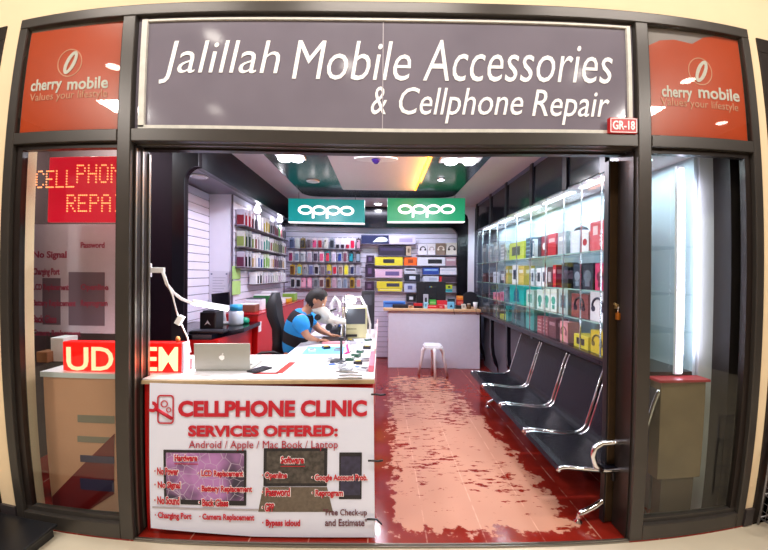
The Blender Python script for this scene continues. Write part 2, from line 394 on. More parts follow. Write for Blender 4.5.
MB().box(-2.77, -2.01, -.44, -.03, .055, .075, bev=.006).obj('crate_rim', black_pl, bk)

# corridor lamps (recessed round downlights)
lampw = mat('warm lamp glow', '#ffffff', .5, emit=22, ecol='#fff6ea')
proto = thing('corridor_downlight', 'round recessed corridor ceiling light', 'ceiling light', (0,0,0), group='corridor ceiling lights outside the shop')
MB().lathe([(.13,0),(.13,-.012),(.10,-.018)], n=24).obj('trim_ring', white_gl, proto)
MB().lathe([(.098,-.02),(.098,-.016)], n=24).obj('lamp_disc', lampw, proto)
n_ = 0
lamp_xy = []
for px, py in ((115,68),(213,36),(348,66),(215,110),(686,82),(720,124),(581,73)):
    q = P(px, py, .03); k = (4.58-CAM.z)/(q.z-CAM.z); lamp_xy.append((q.x*k, .03-(.03-CAM.y)*(k-1)))
for x, y in lamp_xy:
    if n_ == 0: proto.location = (x,y,4.6)
    else: dup(proto, (x,y,4.6), 'round recessed corridor ceiling light')
    n_ += 1
def area(name, loc, sx, sy, power, col='#ffffff', rot=(0,0,0), spread=180):
    l = bpy.data.lights.new(name, 'AREA'); l.shape = 'RECTANGLE'; l.size = sx; l.size_y = sy; l.energy = power; l.color = lin(col)[:3]; l.spread = math.radians(spread)
    o = bpy.data.objects.new(name, l); C.objects.link(o); o.location = loc; o.rotation_euler = rot; return o
area('corridor_tube_light', (-2.4,-1.5,4.55), 1.6, .25, 60, '#fff7ee')
area('corridor_tube_light', (2.4,-1.5,4.55), 1.6, .25, 60, '#fff7ee')
area('corridor_tube_light', (0,-1.5,4.55), 1.6, .25, 80, '#fff7ee')

# ================================================================== ROOM SHELL
YB, XP, ZC = 4.62, 1.75, 2.95        # back wall, cabinet fronts, ceiling
# worn red floor paint: the salmon patch is where feet wore the paint away
fm = bpy.data.materials.new('worn red floor paint'); fm.use_nodes = True; nt = fm.node_tree; L = nt.links.new; b = nt.nodes['Principled BSDF']
def N(t, **k):
    n = nt.nodes.new(t)
    for a, v in k.items(): setattr(n, a, v)
    return n
def Mth(op, a, b2=None, c2=None, clamp=False):
    n = N('ShaderNodeMath', operation=op, use_clamp=clamp)
    for i, v in enumerate((a, b2, c2)):
        if v is None: continue
        if isinstance(v, (int, float)): n.inputs[i].default_value = v
        else: L(v, n.inputs[i])
    return n.outputs[0]
tc = N('ShaderNodeTexCoord'); sx = N('ShaderNodeSeparateXYZ'); L(tc.outputs['Object'], sx.inputs[0]); X_, Y_ = sx.outputs[0], sx.outputs[1]
def noise(scale, detail=6, rough=.6, vec=None):
    n = N('ShaderNodeTexNoise'); n.inputs['Scale'].default_value = scale; n.inputs['Detail'].default_value = detail; n.inputs['Roughness'].default_value = rough
    L(vec or tc.outputs['Object'], n.inputs['Vector']); return n.outputs['Fac']
n1 = noise(9); mp = N('ShaderNodeMapping'); mp.inputs['Scale'].default_value = (2.2, 7, 1); L(tc.outputs['Object'], mp.inputs[0]); n2 = noise(3.2, 8, .68, mp.outputs[0])
n3 = noise(1.1, 2)
# distance inside the worn rectangle
dx = Mth('SUBTRACT', Mth('MULTIPLY_ADD', Y_, -.045, .62), Mth('ABSOLUTE', Mth('SUBTRACT', X_, Mth('MULTIPLY_ADD', Y_, -.03, .70))))
dy = Mth('SUBTRACT', 1.66, Mth('ABSOLUTE', Mth('SUBTRACT', Y_, 1.78)))
d = Mth('MINIMUM', dx, dy)
edge = Mth('ADD', Mth('MULTIPLY', d, 6.0), Mth('MULTIPLY', Mth('SUBTRACT', n1, .5), 3.2))
spk = Mth('ADD', Mth('SUBTRACT', Mth('MULTIPLY', Mth('SUBTRACT', .575, n2), 30.0), Mth('MULTIPLY', Mth('SUBTRACT', n3, .5), 16)), Mth('MULTIPLY', Mth('SUBTRACT', 1.5, Y_), 1.1))
worn = Mth('MINIMUM', Mth('MULTIPLY', edge, 5, clamp=True), Mth('MULTIPLY', spk, 1.0, clamp=True), clamp=True)
# seams between the boards, light where the paint has cracked
seam = Mth('LESS_THAN', Mth('ABSOLUTE', Mth('SUBTRACT', Mth('FRACT', Mth('DIVIDE', Mth('ADD', X_, 5.02), .3667)), .5)), .011)
seam = Mth('MULTIPLY', seam, Mth('MULTIPLY', Mth('SUBTRACT', n1, .40), 6, clamp=True))
rr = N('ShaderNodeValToRGB'); rr.color_ramp.elements[0].color = lin('#6a150e'); rr.color_ramp.elements[1].color = lin('#962a1e'); L(n1, rr.inputs[0])
r2_ = N('ShaderNodeValToRGB'); r2_.color_ramp.elements[0].color = lin('#a9735c'); r2_.color_ramp.elements[1].color = lin('#d09c80'); L(n3, r2_.inputs[0])
mx = N('ShaderNodeMix', data_type='RGBA'); L(worn, mx.inputs[0]); L(rr.outputs[0], mx.inputs[6]); L(r2_.outputs[0], mx.inputs[7])
m3 = N('ShaderNodeMix', data_type='RGBA'); L(Mth('MULTIPLY', seam, .35), m3.inputs[0]); L(mx.outputs[2], m3.inputs[6]); m3.inputs[7].default_value = lin('#f0c8ae')
L(m3.outputs[2], b.inputs['Base Color']); L(Mth('MULTIPLY_ADD', worn, .35, .12), b.inputs['Roughness'])
struct(MB().box(-3.0, 2.5, .001, YB, -.06, 0).obj('floor', fm))
# ceiling with its dark recessed-look panel
struct(MB().box(-3.0, 2.5, .171, YB+.1, ZC, ZC+.05).obj('ceiling', ceil_m))
trm = struct(MB().prism(rrect(-1.27, 1.17, .25, 3.57, .22), ZC-.03, ZC-.001, axis='z').obj('trim_1', mat('dark glossy ceiling panel', '#0f1f20', .2, 0, noise=.6, nscale=1.3)))
struct(MB().prism(rrect(-.58, .48, .35, 2.98, .03), ZC-.055, ZC-.031, axis='z').obj('trim_2', mat('white ceiling panel', '#d8d2d6', .4, noise=.02)))
tag(MB().box(.481, .50, .6, 2.96, ZC-.06, ZC-.032).obj('cove_light', mat('amber cove glow', '#ffb040', .5, emit=5, ecol='#ff9c2a')), 'amber strip light along the right edge of the white ceiling panel', 'strip light')

def slats(x0, x1, z0, z1, pitch=.098):
    m_ = MB(); z = z0
    while z < z1-.02:
        m_.box(x0, x1, 0, .014, z, min(z+pitch-.009, z1)); z += pitch
    return m_
slat_m = mat('white slatwall board', '#e2dff2', .4, noise=.02, nscale=5); groove = mat('grey slatwall groove', '#6d6a80', .5)
# back wall
wb = root_s('wall_back')
MB().box(-1.95, 2.5, YB, YB+.06, 0, ZC).obj('wall_board', groove, wb)
s_ = slats(-1.89, 1.50, .02, 2.60); o = s_.obj('slat_panel', slat_m); o.location = (0, YB-.0145, 0); struct(o); o.name = 'slatwall_back'
# left wall with alcove, column and display part
wlft = root_s('wall_left')
MB().box(-3.05, -3.0, .12, 1.10, 0, ZC).obj('front_part', mat('brown front wall', '#4a3634', .6), wlft)
MB().box(-2.26, -2.215, 1.11, 2.36, 0, ZC).obj('wall_board', groove, wlft)
MB().box(-2.2, -1.92, 2.36, 2.46, 0, 2.655).obj('white_column', white_wall, wlft)
MB().box(-1.96, -1.916, 2.47, YB+.06, 0, ZC).obj('wall_board', groove, wlft)
for (x, ya, yb) in ((-2.2, 1.11, 2.355), (-1.9, 2.36, YB-.016)):
    o = slats(0, yb-ya, .02, 2.65).obj('slatwall_left', slat_m); o.location = (x, ya, 0); o.rotation_euler = (0,0,PI/2); struct(o)
MB().box(-1.918, -1.90, 2.345, 2.359, 0, 2.65).obj('corner_strip', mat('grey strip', '#6a5f70', .4), wlft)
# right wall
wr_ = root_s('wall_right')
MB().box(2.38, 2.42, .12, YB, 0, ZC).obj('wall_board', white_wall, wr_)
# black arches
ar = root_s('trim_3')
poly = [(-3.0,0),(-1.765,0),(-1.765,2.46)]+[(x,z) for x,z in reversed(arc(-1.765+.20,2.46,.20,90,180,6))][0:0]+list(reversed([(x,z) for x,z in arc(-1.565,2.46,.20,90,180,6)]))[1:]+[(-1.565,ZC-.031),(-1.72,ZC-.001),(-3.0,ZC-.001)]
poly = [(-3.0,0),(-1.765,0)]+[(-1.765+.12*(1-math.cos(math.radians(a_))), 2.46+.14*math.sin(math.radians(a_))) for a_ in (0,15,30,45,60,75,90)]+[(-1.64,2.60),(-1.64,ZC-.001),(-3.0,ZC-.001)]
MB().prism([p_ for p_ in poly if True], 1.04, 1.09).obj('dark_panel', plum, ar)
arch_b = mat('satin black arch', '#08070f', .28, 0, spec=.22)
cz_a = [(-1.765+.12*(1-math.cos(math.radians(a_))), 2.46+.14*math.sin(math.radians(a_))) for a_ in (0,15,30,45,60,75,90)]
MB().prism([(-1.87,0),(-1.765,0)]+cz_a+[(-1.64,2.60),(-1.64,ZC-.002),(-1.72,ZC-.002),(-1.87,2.75)], 1.025, 1.039).obj('arch_trim', arch_b, ar)
MB().box(-1.70, -1.64, 1.091, 4.44, 2.60, ZC-.001).obj('beam', arch_b, ar)
struct(MB().box(-2.21, -1.705, 1.091, 4.44, 2.66, 2.70).obj('trim_4', mat('grey soffit', '#65616e', .28)))
ar2 = root_s('trim_5')
R_ = .16; ix, iz = 1.46, 2.555
pin = [(ix-R_+R_*math.sin(math.radians(a_)), iz-R_+R_*math.cos(math.radians(a_))) for a_ in (0,15,30,45,60,75,90)]
MB().prism([(-1.895,ZC-.001),(-1.895,iz)]+pin+[(ix,0),(1.66,0),(1.66,2.70)]+[(1.66-.15*(1-math.cos(math.radians(a_))), 2.70+.15*math.sin(math.radians(a_))) for a_ in (30,60,90)]+[(1.51,ZC-.001)], 4.45, 4.52).obj('black_arch', black_gloss, ar2)
MB().prism([(1.661,0),(XP+.03,0),(XP+.03,ZC-.001),(1.51,ZC-.001),(1.511,2.852)]+[(1.661-.15*(1-math.cos(math.radians(a_))), 2.70+.15*math.sin(math.radians(a_))) for a_ in (60,30)]+[(1.661,2.70)], 4.44, 4.50).obj('white_pier', white_wall, ar2)

# ---- ceiling lights
tube_m = mat('cool white lamp glow', '#ffffff', .5, emit=14, ecol='#f2f2ff')
def downlight(x, y, z, r, label, group=None, power=0):
    t = thing('ceiling_downlight', label, 'ceiling light', (x,y,z), group=group)
    MB().lathe([(r*1.25,0),(r*1.3,-.008),(r,-.014)], (x,y,z), n=20).obj('trim_ring', white_gl, t)
    MB().lathe([(r*.98,-.016),(r*.98,-.010)], (x,y,z), n=20).obj('lamp_disc', tube_m if power else mat('unlit lamp', '#cfcfd8', .2), t)
    if power: 
        l = bpy.data.lights.new('lamp', 'AREA'); l.shape = 'DISK'; l.size = r*1.8; l.energy = power; l.color = (.93,.94,1)
        o = bpy.data.objects.new('lamp', l); C.objects.link(o); o.location = (x,y,z-.02)
zt = ZC-.03
def pc(px, py, z=zt): q = PZ(px, py, z); return q.x, q.y
for px, py, lab in ((291,156,'bright twin lamp on the dark ceiling panel at left'), (460,159,'bright wide lamp on the dark ceiling panel at right')):
    x, y = pc(px, py)
    t = thing('surface_lamp', lab, 'ceiling light', (x,y,zt))
    w_ = .13 if px < 400 else .20
    MB().box(x-w_-.02, x+w_+.02, y-.09, y+.09, zt-.02, zt-.001, bev=.004).obj('lamp_base', white_gl, t)
    MB().lathe([(.06,-.055),(.07,-.04),(.07,-.021)], (x-w_*.5,y,zt), n=16).lathe([(.06,-.055),(.07,-.04),(.07,-.021)], (x+w_*.5,y,zt), n=16).obj('glowing_bulb', tube_m, t)
    area('shop_lamp', (x,y,zt-.065), w_*2, .15, 40, '#eeeeff')
for px, py, r, lab, pw in ((378,203,.07,'small lit round downlight between the two hanging signs',8), (441,179,.04,'tiny lit spot on the right part of the dark ceiling panel',3), (313,181,.07,'unlit round downlight on the left part of the dark ceiling panel',0)):
    x, y = pc(px, py) if px != 378 else pc(px, py, ZC)
    downlight(x, y, (zt if px != 378 else ZC)-.001, r, lab, power=pw)
x, y = PZ(199,176,2.66).x, PZ(199,176,2.66).y
downlight(x, y, 2.659, .07, 'unlit round downlight in the grey soffit at the upper left')
x, y = pc(376,158, ZC-.056)
t = thing('ceiling_fixture', 'oval white ceiling fixture with a purple centre on the white panel', 'ceiling light', (x,y,ZC-.056))
MB().prism([(x+.23*math.cos(2*PI*k/24), y+.09*math.sin(2*PI*k/24)) for k in range(24)], ZC-.075, ZC-.057, axis='z').obj('oval_plate', white_gl, t)
MB().lathe([(.02,-.06),(.04,-.04),(.05,-.02)], (x,y,ZC-.056)).obj('lens', mat('purple lens', '#3a1a9a', .2), t)
x0_ = -1.80
for i, (px, py) in enumerate(((258,209),(280,219))):
    q = PX(px, py, -1.78)
    t = thing('hanging_bulb', ('lit bulb under the left soffit, the nearer one', 'lit bulb under the left soffit, the one nearer the back wall')[i], 'bulb', (q.x,q.y,2.659), group='bulbs under the left soffit')
    MB().cyl((q.x,q.y,q.z+.06),(q.x,q.y,2.659),.02).obj('socket', white_gl, t)
    MB().lathe([(.018,.06),(.045,.0),(.05,-.03),(.03,-.06),(.002,-.065)], q, n=16).obj('glass_bulb', mat('small bulb glow', '#ffffff', .5, emit=6, ecol='#f2f2ff'), t)
    l = bpy.data.lights.new('bulb', 'POINT'); l.energy = 3.5; l.shadow_soft_size = .05; l.color = (.95,.95,1)
    o = bpy.data.objects.new('bulb', l); C.objects.link(o); o.location = (q.x+.0,q.y,q.z-.13)
area('ceiling_panel_light', (0,1.2,ZC-.065), 1.0, 1.6, 30, '#f0eeff')
area('rear_ceiling_light', (0,3.85,ZC-.01), 1.8, .25, 30, '#eceaff')

# ---- two hanging brand light boxes
def oppo(mb, x0, x1, z0, z1, y):
    """the four round letters: o p p o"""
    h = z1-z0; n_ = 4; w_ = (x1-x0)/3.86; rx, rz = w_/2*1.0, h/2*.74; cz = z0+h*.63
    for i in range(4):
        cx = x0+w_/2+i*(x1-x0-w_)/3; ell_ring(mb, cx, cz, rx, rz, rz*.50, y-.002, y)
        if i in (1,2):
            sx_ = cx-rx if i == 1 else cx-rx
            mb.box(sx_, sx_+rz*.50, y-.002, y, z0, cz)
for i, (x0, y0, x1, y1, cl, ecl, tx) in enumerate(((288.5,199,364.5,222,'#0f7f86','#119a94',(298,205,354,218)), (387.5,198,465,221,'#1a8a5c','#27a574',(398,204,455,217)))):
    Yh = 3.25
    a = P(x0, (y0+y1)/2, Yh); b_ = P(x1, (y0+y1)/2, Yh); top = P((x0+x1)/2, y0, Yh).z; bot = P((x0+x1)/2, y1, Yh).z
    t = thing('hanging_light_box', ('teal lit sign box with white round letters hanging at left', 'green lit sign box with white round letters hanging at right')[i], 'sign', ((a.x+b_.x)/2, Yh, top), group='hanging lit sign boxes')
    MB().box(a.x, b_.x, Yh, Yh+.10, bot, top, bev=.004).obj('sign_face', mat('lit face %d' % i, cl, .3, emit=.55, ecol=ecl), t)
    MB().box(a.x, b_.x, Yh-.002, Yh+.10, bot-.016, bot-.0005).obj('bottom_strip', mat('lit white strip', '#ffffff', .4, emit=.8), t)
    mb = MB(); u, v = P(tx[0], (tx[1]+tx[3])/2, Yh), P(tx[2], (tx[1]+tx[3])/2, Yh)
    oppo(mb, u.x, v.x, P(tx[0], tx[3], Yh).z, P(tx[0], tx[1], Yh).z, Yh-.001); mb.obj('lettering', mat('lit white letters', '#ffffff', .4, emit=1.0), t)
    MB().cyl((a.x+.15,Yh+.05,top),(a.x+.15,Yh+.05,ZC-.032 if i > 5 else (ZC-.03)),.004,n=6).obj('wire', black_pl, t)
    MB().cyl((b_.x-.15,Yh+.05,top),(b_.x-.15,Yh+.05,ZC-.03),.004,n=6).obj('wire', black_pl, t)

# ================================================================== RIGHT GLASS CABINETS
SEC = [(.26,.67),(.67,1.24),(1.24,1.97),(1.97,2.78),(2.78,3.46),(3.46,4.22)]
SHZ = [1.0, 1.27, 1.53, 1.86]; XBK = 2.15; ZG = 2.48
cabl = ['nearest the door, cut by the door stile', 'second from the door, above the nearest bench seats', 'third from the door', 'fourth from the door, with yellow green cartons', 'fifth from the door', 'farthest, beside the white pier']
steel = mat('thin aluminium edge', '#c9ced2', .2, .8)
for i, (ya, yb) in enumerate(SEC):
    t = thing('glass_cabinet', 'glass display cabinet on the right wall, '+cabl[i], 'cabinet', (XP, (ya+yb)/2, .94), group='glass display cabinets along the right wall')
    g = .003
    MB().box(XBK, XBK+.02, ya+g, yb-g, .94, ZC-.001).obj('back_panel', mat('white cabinet back', '#bccad6', .45), t)
    MB().box(XP, XBK-.001, ya+g, yb-g, .94, SHZ[0]-.004).obj('cabinet_floor', mat('black cabinet base', '#15131a', .25), t)
    MB().box(XP-.004, XP, ya+g, yb-g, .975, .998).obj('bottom_edge', mat('dark edge strip', '#2c2428', .3), t)
    MB().box(XP+.002, XBK-.001, ya+g, yb-g, ZG, ZG+.02).obj('cabinet_top', mat('cabinet top underside', '#c9b8bc', .4), t)
    MB().box(XP, XP+.02, ya+.06, yb-.0-g, ZG+.0, ZC-.001).box(XP, XP+.02, ya+g, ya+.06, ZG, ZC-.001).obj('fascia', mat('black fascia', '#12141c', .16, coat=.2), t)
    MB().box(XP-.02, XP-.001, yb-.075, yb-g, ZG-.02, ZC-.002, bev=.003).obj('fascia_post', mat('matt black post', '#0c0a12', .35), t)
    MB().box(XP-.006, XP-.0005, ya+.01, yb-.08, ZC-.05, ZC-.002).obj('fascia_trim', mat('blue grey trim', '#5b5f7c', .3), t)
    ym = (ya+yb)/2
    for (u, v) in ((ya+.006, ym-.002), (ym+.002, yb-.006)):
        MB().box(XP+.004, XP+.009, u, v, 1.002, ZG-.002).obj('glass_door', gl_cab, t)
    MB().box(XP+.001, XP+.012, ym-.0045, ym+.0015, 1.0, ZG-.002).box(XP+.001, XP+.012, ya+.001, ya+.006, 1.0, ZG-.002).obj('edge_strip', steel, t)
    MB().box(XP+.02, XBK-.002, yb-.008, yb-.004, 1.002, ZG-.002).obj('glass_side', gl_shelf, t)
    if i == 0: MB().box(XP+.02, XBK-.002, ya+.004, ya+.008, 1.002, ZG-.002).obj('glass_side', gl_shelf, t)
    for z in SHZ[1:]:
        MB().box(XP+.02, XBK-.002, ya+.009, yb-.009, z-.010, z-.002).obj('glass_shelf', mat('frosted shelf', '#dfeeea', .25) if False else gl_shelf, t)
        MB().box(XP+.014, XP+.02, ya+.009, yb-.009, z-.011, z-.001).obj('shelf_edge', mat('green glass edge', '#9fc4bb', .15), t)
    MB().box(XP+.10, XP+.16, ya+.08, yb-.08, ZG-.014, ZG-.001, bev=.003).obj('led_strip', mat('cabinet lamp glow', '#ffffff', .5, emit=4, ecol='#e4f2ff'), t)
    area('cabinet_lamp', ((XP+XBK)/2, ym, ZG-.02), .25, (yb-ya)*.8, 6*(yb-ya)/.7, '#e8f2ff')
# lower walling behind the bench
bs = root_s('trim_6')
MB().box(1.90, 1.94, .30, 4.22, .0, .938).obj('lower_panel', mat('grey lower panel', '#5d5c66', .4), bs)
for y in (1.95, 2.75, 3.45, 4.15):
    pts = [(XP+.03, .93), (XP+.03, .5)]+[(XP-.02+.05+.22*(1-math.cos(math.radians(a_))), .5-.42*math.sin(math.radians(a_))) for a_ in (20,40,60,75,90)]
    poly = [(p_[0]-.0, p_[1]) for p_ in pts]+[(p_[0]+.05, p_[1]+.02) for p_ in reversed(pts)]
    poly = [(min(p_[0],1.899), p_[1]) for p_ in poly]
    MB().prism(poly, y, y+.06).obj('curved_bracket', black_gloss, bs)
# small brown cupboard with a red top at the near end, LED tube on the end panel
t = thing('low_cupboard', 'brown cupboard with a red top behind the right side window', 'cupboard', (1.95,.2,.28))
MB().box(1.84, 2.16, .16, .255, .30, .955, bev=.004).obj('cupboard_body', mat('brown cupboard', '#7d684d', .4, noise=.15, nscale=5), t)
MB().box(1.82, 2.18, .145, .256, .956, .972).obj('cupboard_top', mat('dull red top', '#b3323a', .35), t)
MB().box(1.88, 2.12, .17, .25, 0, .299).obj('cupboard_plinth', mat('brown plinth', '#584838', .5), t)
struct(MB().box(2.295, 2.379, .13, .30, 0, 2.60).obj('wall_dark_reflection', mat('dark brown reflection', '#2c2422', .4)))  # dark reflection in the window glass, put in as a solid strip
struct(MB().box(2.19, 2.294, .26, .30, 0, 2.60).obj('wall_end_panel', mat('pale grey panel', '#cfd2d6', .45)))
t = thing('led_tube', 'bright vertical white LED tube behind the right side window', 'lamp', (2.03,.24,.98))
MB().box(2.0, 2.05, .235, .255, .985, 2.40).obj('tube_housing', white_gl, t)
MB().cyl((2.025,.225,1.0),(2.025,.225,2.38),.014).obj('glowing_tube', mat('tube glow', '#ffffff', .5, emit=9, ecol='#e8e0ff'), t)
area('end_lamp', (2.12,.20,1.7), .05, 1.2, 4, '#efe8ff', rot=(math.radians(90),0,0))

# ---- goods in the cabinets: (tier, x left, x right, y top, colour, kind, panel colour, label)
def face_x(mb, x, ya, yb, za, zb, u0, u1, v0, v1, t_=.0012):
    """a print on the -X face; u runs from the far (left in the photo) to the near side"""
    Y = lambda u: yb+(ya-yb)*u
    mb.box(x-t_, x-.0002, Y(u0), Y(u1), za+(zb-za)*v0, za+(zb-za)*v1); return mb
goods = [
 (3,557.5,566,232,'#b0b6ba','plain','#e8ecee','tall grey carton on the top shelf, right of the red carton'),
 (3,568,579,231,'#dfe8f4','cap','#20232c','white carton with a dark rounded top on the top shelf'),
 (3,581,588.5,232,'#eef0f0','disc','#b6383c','white carton with a round red mark on the top shelf'),
 (3,590,606,221,'#e0656c','dots','#f7d8d8','large rosy carton on the top shelf nearest the door stile'),
 (3,547.5,555.5,234,'#c23238','plain','#e9b8b0','bright red carton stack on the top shelf'),
 (3,541,547,236,'#8b3034','disc','#e6e6e6','narrow maroon carton left of the bright red one'),
 (3,537.5,540.6,237,'#1c2c3a','plain','#45586a','thin dark box between the maroon and the blue framed cartons'),
 (3,532,537,239,'#f2f5f8','frame','#23496a','white carton with a dark blue frame on the top shelf'),
 (3,525.5,531,238,'#1f5063','lines','#79a4b0','dark teal ribbed carton on the top shelf'),
 (3,508,523.5,242.5,'#c6dc3e','window','#3a4a34','wide yellow green carton lying on the top shelf'),
 (3,501.5,506.5,248,'#c9ced6','plain','#8a94a6','pale grey carton on the top shelf left of the yellow green ones'),
 (3,486,491,244,'#8f9aa4','plain','#d6dce0','grey carton on the top shelf of the fifth cabinet, left one'),
 (3,492.5,499,246,'#a9b4be','lines','#eef2f6','light grey carton on the top shelf of the fifth cabinet, right one'),
 (3,474,478,247,'#7e8792','plain','#c9d0d6','small grey box on the top shelf of the farthest cabinet, left one'),
 (3,479.5,483.5,248,'#98a2b0','plain','#dfe4ea','small blue grey box on the top shelf of the farthest cabinet, right one'),
 (2,595,605.5,263,'#d8426f','blob','#6d1836','magenta carton on the third shelf beside the door stile'),
 (2,582,593,263,'#23303c','blob','#6b7a86','dark carton with grey print on the third shelf, nearer one'),
 (2,573,581,263.5,'#2b3a48','blob','#8896a2','slate blue dark carton on the third shelf, middle one'),
 (2,561,571.5,262.5,'#20252e','plain','#3e4450','black carton on the third shelf, farther one'),
 (2,552.3,555.4,265,'#c02430','plain','#e0a0a0','thin red carton on the third shelf'),
 (2,547,551.8,267,'#5b3c40','window','#c7c0c2','dull brown narrow carton left of the thin red one'),
 (2,541.5,546.2,267.5,'#eceff2','window','#3a4654','white carton with dark window, nearest of three'),
 (2,536,540.8,268,'#e8ecf0','window','#34424e','white carton with dark window, middle of three'),
 (2,530.5,535.3,268.5,'#e4e8ee','window','#3c4a5c','white carton with dark window, farthest of three'),
 (2,518,523.5,266,'#d7c25a','plain','#f2eeda','yellow carton on the third shelf of the fourth cabinet, nearer one'),
 (2,512,517.5,265,'#eef0ee','window','#26323c','white carton with black print between two yellow ones'),
 (2,504,511,266,'#d9c052','plain','#f0ecd8','yellow carton on the third shelf of the fourth cabinet, farther one'),
 (2,492,499,271,'#3a4454','window','#c8d0d8','dark blue grey carton on the third shelf of the fifth cabinet'),
 (2,486.5,491,272,'#d8dcec','plain','#9aa0b4','pale carton on the third shelf of the fifth cabinet'),
 (2,475,480,273,'#5a3a44','plain','#98808a','dull maroon box on the third shelf of the farthest cabinet'),
 (1,590,606,290,'#f1ecf2','phones','#2b2b44','white carton with a picture of headphones near the door stile'),
 (1,571,588,294,'#8d4a44','phones','#2a1a1c','brown red carton with a picture of dark headphones'),
 (1,558.5,568.5,288.5,'#b7cccc','window','#5e7478','pale grey green carton on the second shelf'),
 (1,550,556,289,'#e9f4ef','blob','#3fa58e','white carton with green print, nearest of three'),
 (1,543,549.3,289,'#e3f1ea','blob','#46ab93','white carton with green print, middle of three'),
 (1,536.5,542.3,289.5,'#dcefe6','blob','#3b9c88','white carton with green print, farthest of three'),
 (1,526,535,290,'#c8e4dc','window','#5ea896','pale mint carton on the second shelf'),
 (1,509.5,523.5,283,'#1fb6b2','blob','#2a6f8a','large turquoise carton on the second shelf'),
 (1,501.5,508.5,287,'#7c8ba0','plain','#4a5a70','blue grey carton left of the large turquoise one'),
 (1,493,499,291,'#d27a9a','wheel','#8a2a50','pink box with round print, nearer of two'),
 (1,486.5,492,291.5,'#d98aa6','wheel','#93345a','pink box with round print, farther of two'),
 (1,475,483,294,'#3a3a44','plain','#777784','dark box on the second shelf of the farthest cabinet'),
 (0,590.5,604,331,'#d9bd2c','phones','#6a5a18','yellow carton with a round picture at the bottom near the door stile'),
 (0,573.5,588,335,'#e0cf36','window','#2a2a22','yellow carton with a dark window on the bottom shelf'),
 (0,559.5,571,322,'#f09ca0','phones','#8a3a48','pink carton with a small picture on the bottom shelf'),
 (0,548,555.5,318,'#6a3038','plain','#b08088','dark maroon carton on the bottom shelf, nearest of three'),
 (0,542,547.3,317,'#8e3c44','lines','#c08c90','wine red carton on the bottom shelf, middle of three'),
 (0,536.8,541.4,316,'#9a444a','lines','#c8989a','dull red carton on the bottom shelf, farthest of three'),
 (0,525.5,534.5,306,'#2c9c96','plain','#1d6e70','teal carton on the bottom shelf of the third cabinet'),
 (0,511.5,523.3,305,'#2f6f74','window','#1a3a40','dark teal carton with black picture on the bottom shelf'),
 (0,504,510.8,306,'#20a8a4','plain','#176e70','turquoise carton on the bottom shelf, left of the dark teal one'),
 (0,494,499,313,'#c9d43a','lines','#6a7420','small yellow green carton on the bottom shelf of the fifth cabinet'),
 (0,487,492,304,'#5a5f68','plain','#9aa0a8','grey carton on the bottom shelf of the fifth cabinet'),
 (0,475,482,304,'#4a4e58','plain','#8a8e98','dim grey carton on the bottom shelf of the farthest cabinet'),
]
XF = XP+.06
iv_ = []
for g_ in goods:
    tier, x0, x1, yt = g_[:4]
    ya, yb = PX(x1, yt, XF).y, PX(x0, yt, XF).y
    if (x0+x1)/2 < 484: ya, yb = (3.50, 3.70) if x0 > 478 else (3.80, 4.05)
    elif (x0+x1)/2 < 491 and yb > 3.44: ya, yb = 3.20, 3.44
    elif (x0+x1)/2 < 499 and yb > 3.15: ya, yb = 2.83, 3.12
    if yb > 4.2: ya -= yb-4.2; yb = 4.2
    if ya < .28: yb += .28-ya; ya = .28
    m0 = (ya+yb)/2; sec_ = min(SEC, key=lambda q_: 0 if q_[0] <= m0 <= q_[1] else min(abs(q_[0]-m0), abs(q_[1]-m0)))
    iv_.append([tier, max(ya, sec_[0]+.016), min(yb, sec_[1]-.016)])
for tier in range(4):
    ix_ = sorted([k for k in range(len(iv_)) if iv_[k][0] == tier], key=lambda k: iv_[k][1]+iv_[k][2])
    for p0, p1 in zip(ix_, ix_[1:]):
        if iv_[p0][2] > iv_[p1][1]-.004:
            md = (iv_[p0][2]+iv_[p1][1])/2; iv_[p0][2] = md-.003; iv_[p1][1] = md+.003
